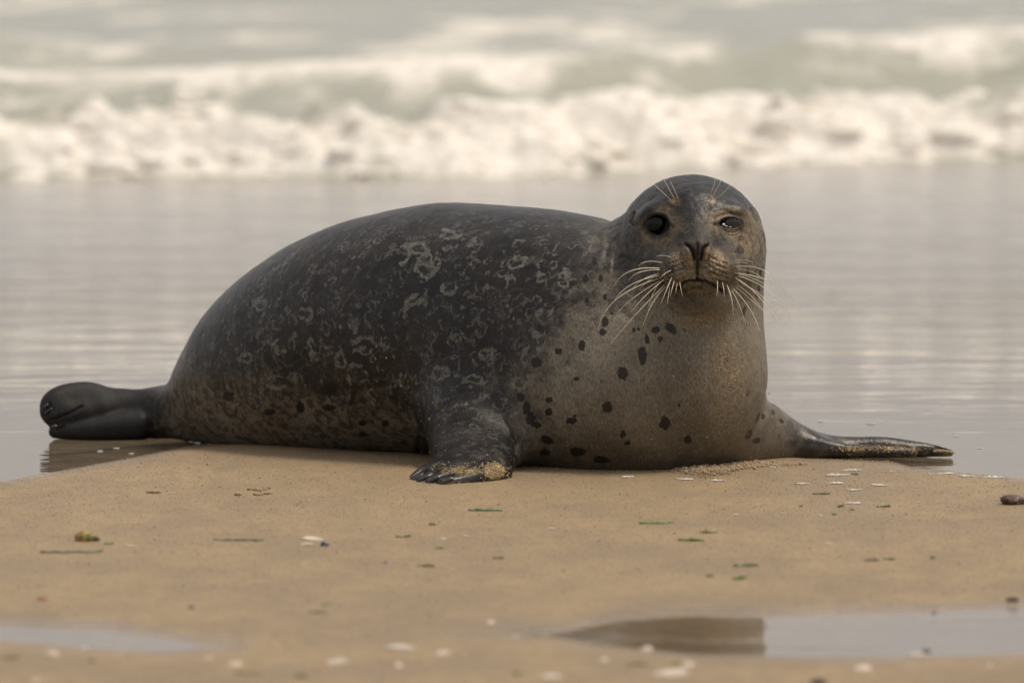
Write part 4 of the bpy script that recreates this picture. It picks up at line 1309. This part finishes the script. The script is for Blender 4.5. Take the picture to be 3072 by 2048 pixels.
WD = [(215, 1656, 190, 'longest thin dark seaweed strand below the mottled pebble', 'weed_olive', 0), (715, 1620, 150, 'long thin olive seaweed strand with a green tip left of the shells', 'weed_olive', 0),
      (1455, 1530, 104, 'thin dark green seaweed blade just below the near flipper', 'weed', 0), (1210, 1609, 45, 'short dull green strand right of the shell pair', 'weed_olive', 0),
      (1317, 1644, 24, 'short bright green scrap right of the dull green strand', 'weed_bright', .002), (1277, 1696, 54, 'dull olive strand below the short bright green scrap', 'weed_olive', 0),
      (1495, 1673, 34, 'small brown-green strand in the middle of the sand', 'weed_olive', 0), (980, 1812, 36, 'upper of two faint olive strands above the shells', 'weed_olive', 0),
      (952, 1836, 54, 'lower of two faint olive strands above the shells', 'weed_olive', .001), (2464, 1482, 52, 'dark green seaweed piece among the foam flecks right of the chest', 'weed', .001),
      (2522, 1519, 20, 'small green scrap left under the lone lower foam fleck', 'weed', 0), (2650, 1518, 42, 'green strand right of the lone lower foam fleck', 'weed', 0),
      (2403, 1516, 12, 'tiny green speck left of the foam flecks', 'weed_bright', 0), (2558, 1527, 14, 'tiny green speck under the lone lower foam fleck', 'weed_bright', 0),
      (2502, 1542, 14, 'tiny green speck beside the small white dab', 'weed_bright', 0), (1968, 1569, 104, 'long yellow-green strand below the chest', 'weed_bright', 0),
      (2125, 1597, 54, 'thin olive strand below the long yellow-green one', 'weed_olive', 0), (2073, 1621, 78, 'bright green knotted seaweed scrap in the middle right', 'weed_bright', .003),
      (2238, 1697, 76, 'green seaweed scrap with olive tail above the small twin scraps', 'weed', .0015), (2220, 1738, 46, 'right of the small twin green scraps', 'weed_bright', .001),
      (2128, 1729, 24, 'left and fainter of the small twin green scraps', 'weed_olive', 0), (2668, 1679, 38, 'bright green lump at the end of an olive strand on the right', 'weed_bright', .003),
      (2615, 1683, 44, 'olive strand left of the bright green lump', 'weed_olive', 0), (2797, 1676, 16, 'small bright green scrap nearest the right edge', 'weed_bright', .002),
      (2564, 1423, 20, 'dark green scrap at the edge of the largest foam fleck', 'weed', 0), (1548, 2021, 32, 'bright green scrap at the bottom edge in the middle', 'weed_bright', .003),
      (273, 1980, 22, 'blurred green scrap under the left puddle', 'weed_bright', .002), (900, 2028, 40, 'yellow-green lump near the bottom left of centre', 'weed_bright', .003),
      (745, 2020, 84, 'yellow-brown strand near the bottom edge left', 'weed_yellow', 0), (2028, 1992, 32, 'yellow scrap beside the small white shell under the reflection', 'weed_yellow', 0),
      (30, 1972, 52, 'pale olive strand at the left edge under the puddle', 'weed_olive', .001), (1915, 1993, 70, 'faint yellow-brown strand just below the seal reflection', 'weed_yellow', 0),
      (325, 1633, 28, 'yellow-green scrap right beside the mottled pebble', 'weed_bright', 0), (1297, 1574, 20, 'tiny yellow scrap below the near flipper', 'weed_yellow', 0)]
for k, a in enumerate(WD):
    weed(a[0], a[1], a[2], a[3], a[4], a[5], k)

FL = [(2320, 1402, 38, 'small foam fleck nearest the chest right of the crumbled sand'), (2554, 1411, 70, 'upper foam fleck under the far flipper'), (2509, 1425, 96, 'largest foam fleck under the far flipper'),
      (2505, 1450, 66, 'foam fleck just below the largest one'), (2407, 1452, 48, 'thin foam fleck left of the row below the flipper'), (2638, 1456, 68, 'foam fleck at the right end of the row below the flipper'),
      (2558, 1470, 50, 'short foam fleck under the row'), (2562, 1508, 62, 'lone foam fleck lowest among the green scraps'), (2838, 1416, 56, 'foam fleck on the shoreline right of the flipper tip'),
      (2897, 1429, 46, 'thin foam fleck second along the shoreline'), (2981, 1427, 78, 'long foam fleck on the shoreline nearest the right edge'), (2675, 1414, 20, 'tiny foam fleck under the flipper tip'),
      (2789, 1423, 16, 'tiny foam fleck left of the shoreline flecks'), (1653, 1583, 28, 'small white fleck alone on the sand left of centre'), (2483, 1631, 26, 'small white fleck above the olive strand on the right'),
      (2346, 1538, 20, 'small white fleck in the middle of the right sand'), (2209, 1542, 22, 'small white fleck above the knotted seaweed'), (2462, 1545, 26, 'small white dab beside a tiny green speck'),
      (1329, 1615, 26, 'small white fleck right of the short dull strand'), (1398, 1605, 18, 'tiny white fleck second right of the dull strand'), (392, 1637, 30, 'faint white fleck right of the mottled pebble'),
      (2060, 1440, 56, 'faint white fleck under the chest'), (1880, 1432, 44, 'faint thin fleck left under the chest'), (2150, 1443, 50, 'faint white fleck below the crumbled sand')]
for a in FL:
    flecks(*a)
for a in [(2464, 1249, 26, 'small foam bubble raft behind the far flipper'), (2613, 1257, 30, 'larger foam bubble raft behind the far flipper'), (2867, 1294, 20, 'foam bubble raft right of the flipper tip'),
          (350, 1330, 22, 'foam bubbles under the hind flippers, left'), (300, 1338, 16, 'foam bubbles beside the hind flipper reflection'), (395, 1345, 14, 'foam bubbles nearest the sand under the hind flippers'),
          (2940, 1330, 16, 'tiny foam bubbles far right on the shallow water'), (560, 1320, 1, '')]:
    if a[2] > 2:
        flecks(a[0], a[1], a[2], a[3], wet=True)
# white water line along the rump
def edge_foam(p0, p1, label):
    r_ = np.random.default_rng(int(p0[0]))
    a, b = ground(p0[0], p0[1], WL), ground(p1[0], p1[1], WL)
    n = 70
    t_ = r_.random(n)[:, None]
    c = a + (b - a) * t_ + r_.normal(0, 1, (n, 3)) * np.array([.001, .006, 0])
    c0 = c.mean(0)
    rr_ = r_.uniform(.0008, .0022, n)
    V_ = (ICO1[None] * rr_[:, None, None] * np.array([2, 1.5, .8]) + (c - c0)[:, None]).reshape(-1, 3)
    F_ = (ICO1F[None] + (np.arange(n) * len(ICO1))[:, None, None]).reshape(-1, 3)
    place('foam_fleck', V_, F_, M['fleck'], c0, label, 'foam', 'flecks of drying sea foam')
edge_foam((528, 1312), (600, 1330), 'thin white foam line against the rump')
edge_foam((310, 1300), (375, 1308), 'thin white foam line under the hind flippers')
edge_foam((620, 1333), (660, 1341), 'short foam line right of the one against the rump')

for a in [(465, 1478, 46, 'loose sand clump left of the flipper on smooth sand'), (775, 1470, 66, 'largest loose sand clump left of the near flipper'), (800, 1482, 30, 'sand clump right in the largest group'),
          (714, 1486, 16, 'small round sand clump left of the largest'), (775, 1486, 22, 'small sand clump in front of the largest')]:
    clump(*a)
# crumbled sand pushed up along the chest
rng = np.random.default_rng(12)
n = 7500
cxp = rng.beta(1.3, 2.2, n) * 420 + 2010
cyp = 1393 + 22 * np.exp(-((cxp - 2120) / 90) ** 2) + rng.normal(0, 9, n) * np.clip(1.2 - (cxp - 2050) / 330, .12, 1)
cp3 = np.array([ground(a, b) for a, b in zip(cxp, cyp)])
cp3[:, 2] = sand_h(cp3[:, 0], cp3[:, 1])
rr = rng.gamma(1.8, 0.00042, n).clip(.0003, .0036)
mound = 0.004 * np.exp(-((cxp - 2110) / 80) ** 2)
cp3[:, 2] += rr * 0.5 + mound * rng.random(n)
V_ = (ICO1[None] * rr[:, None, None] + cp3[:, None]).reshape(-1, 3)
F_ = (ICO1F[None] + (np.arange(n) * len(ICO1))[:, None, None]).reshape(-1, 3)
tag(link_mesh('sand_crumbs', V_, F_, M['clump']), 'crumbled sand pushed up in a low ridge in front of the chest', 'sand crumbs', kind='stuff')
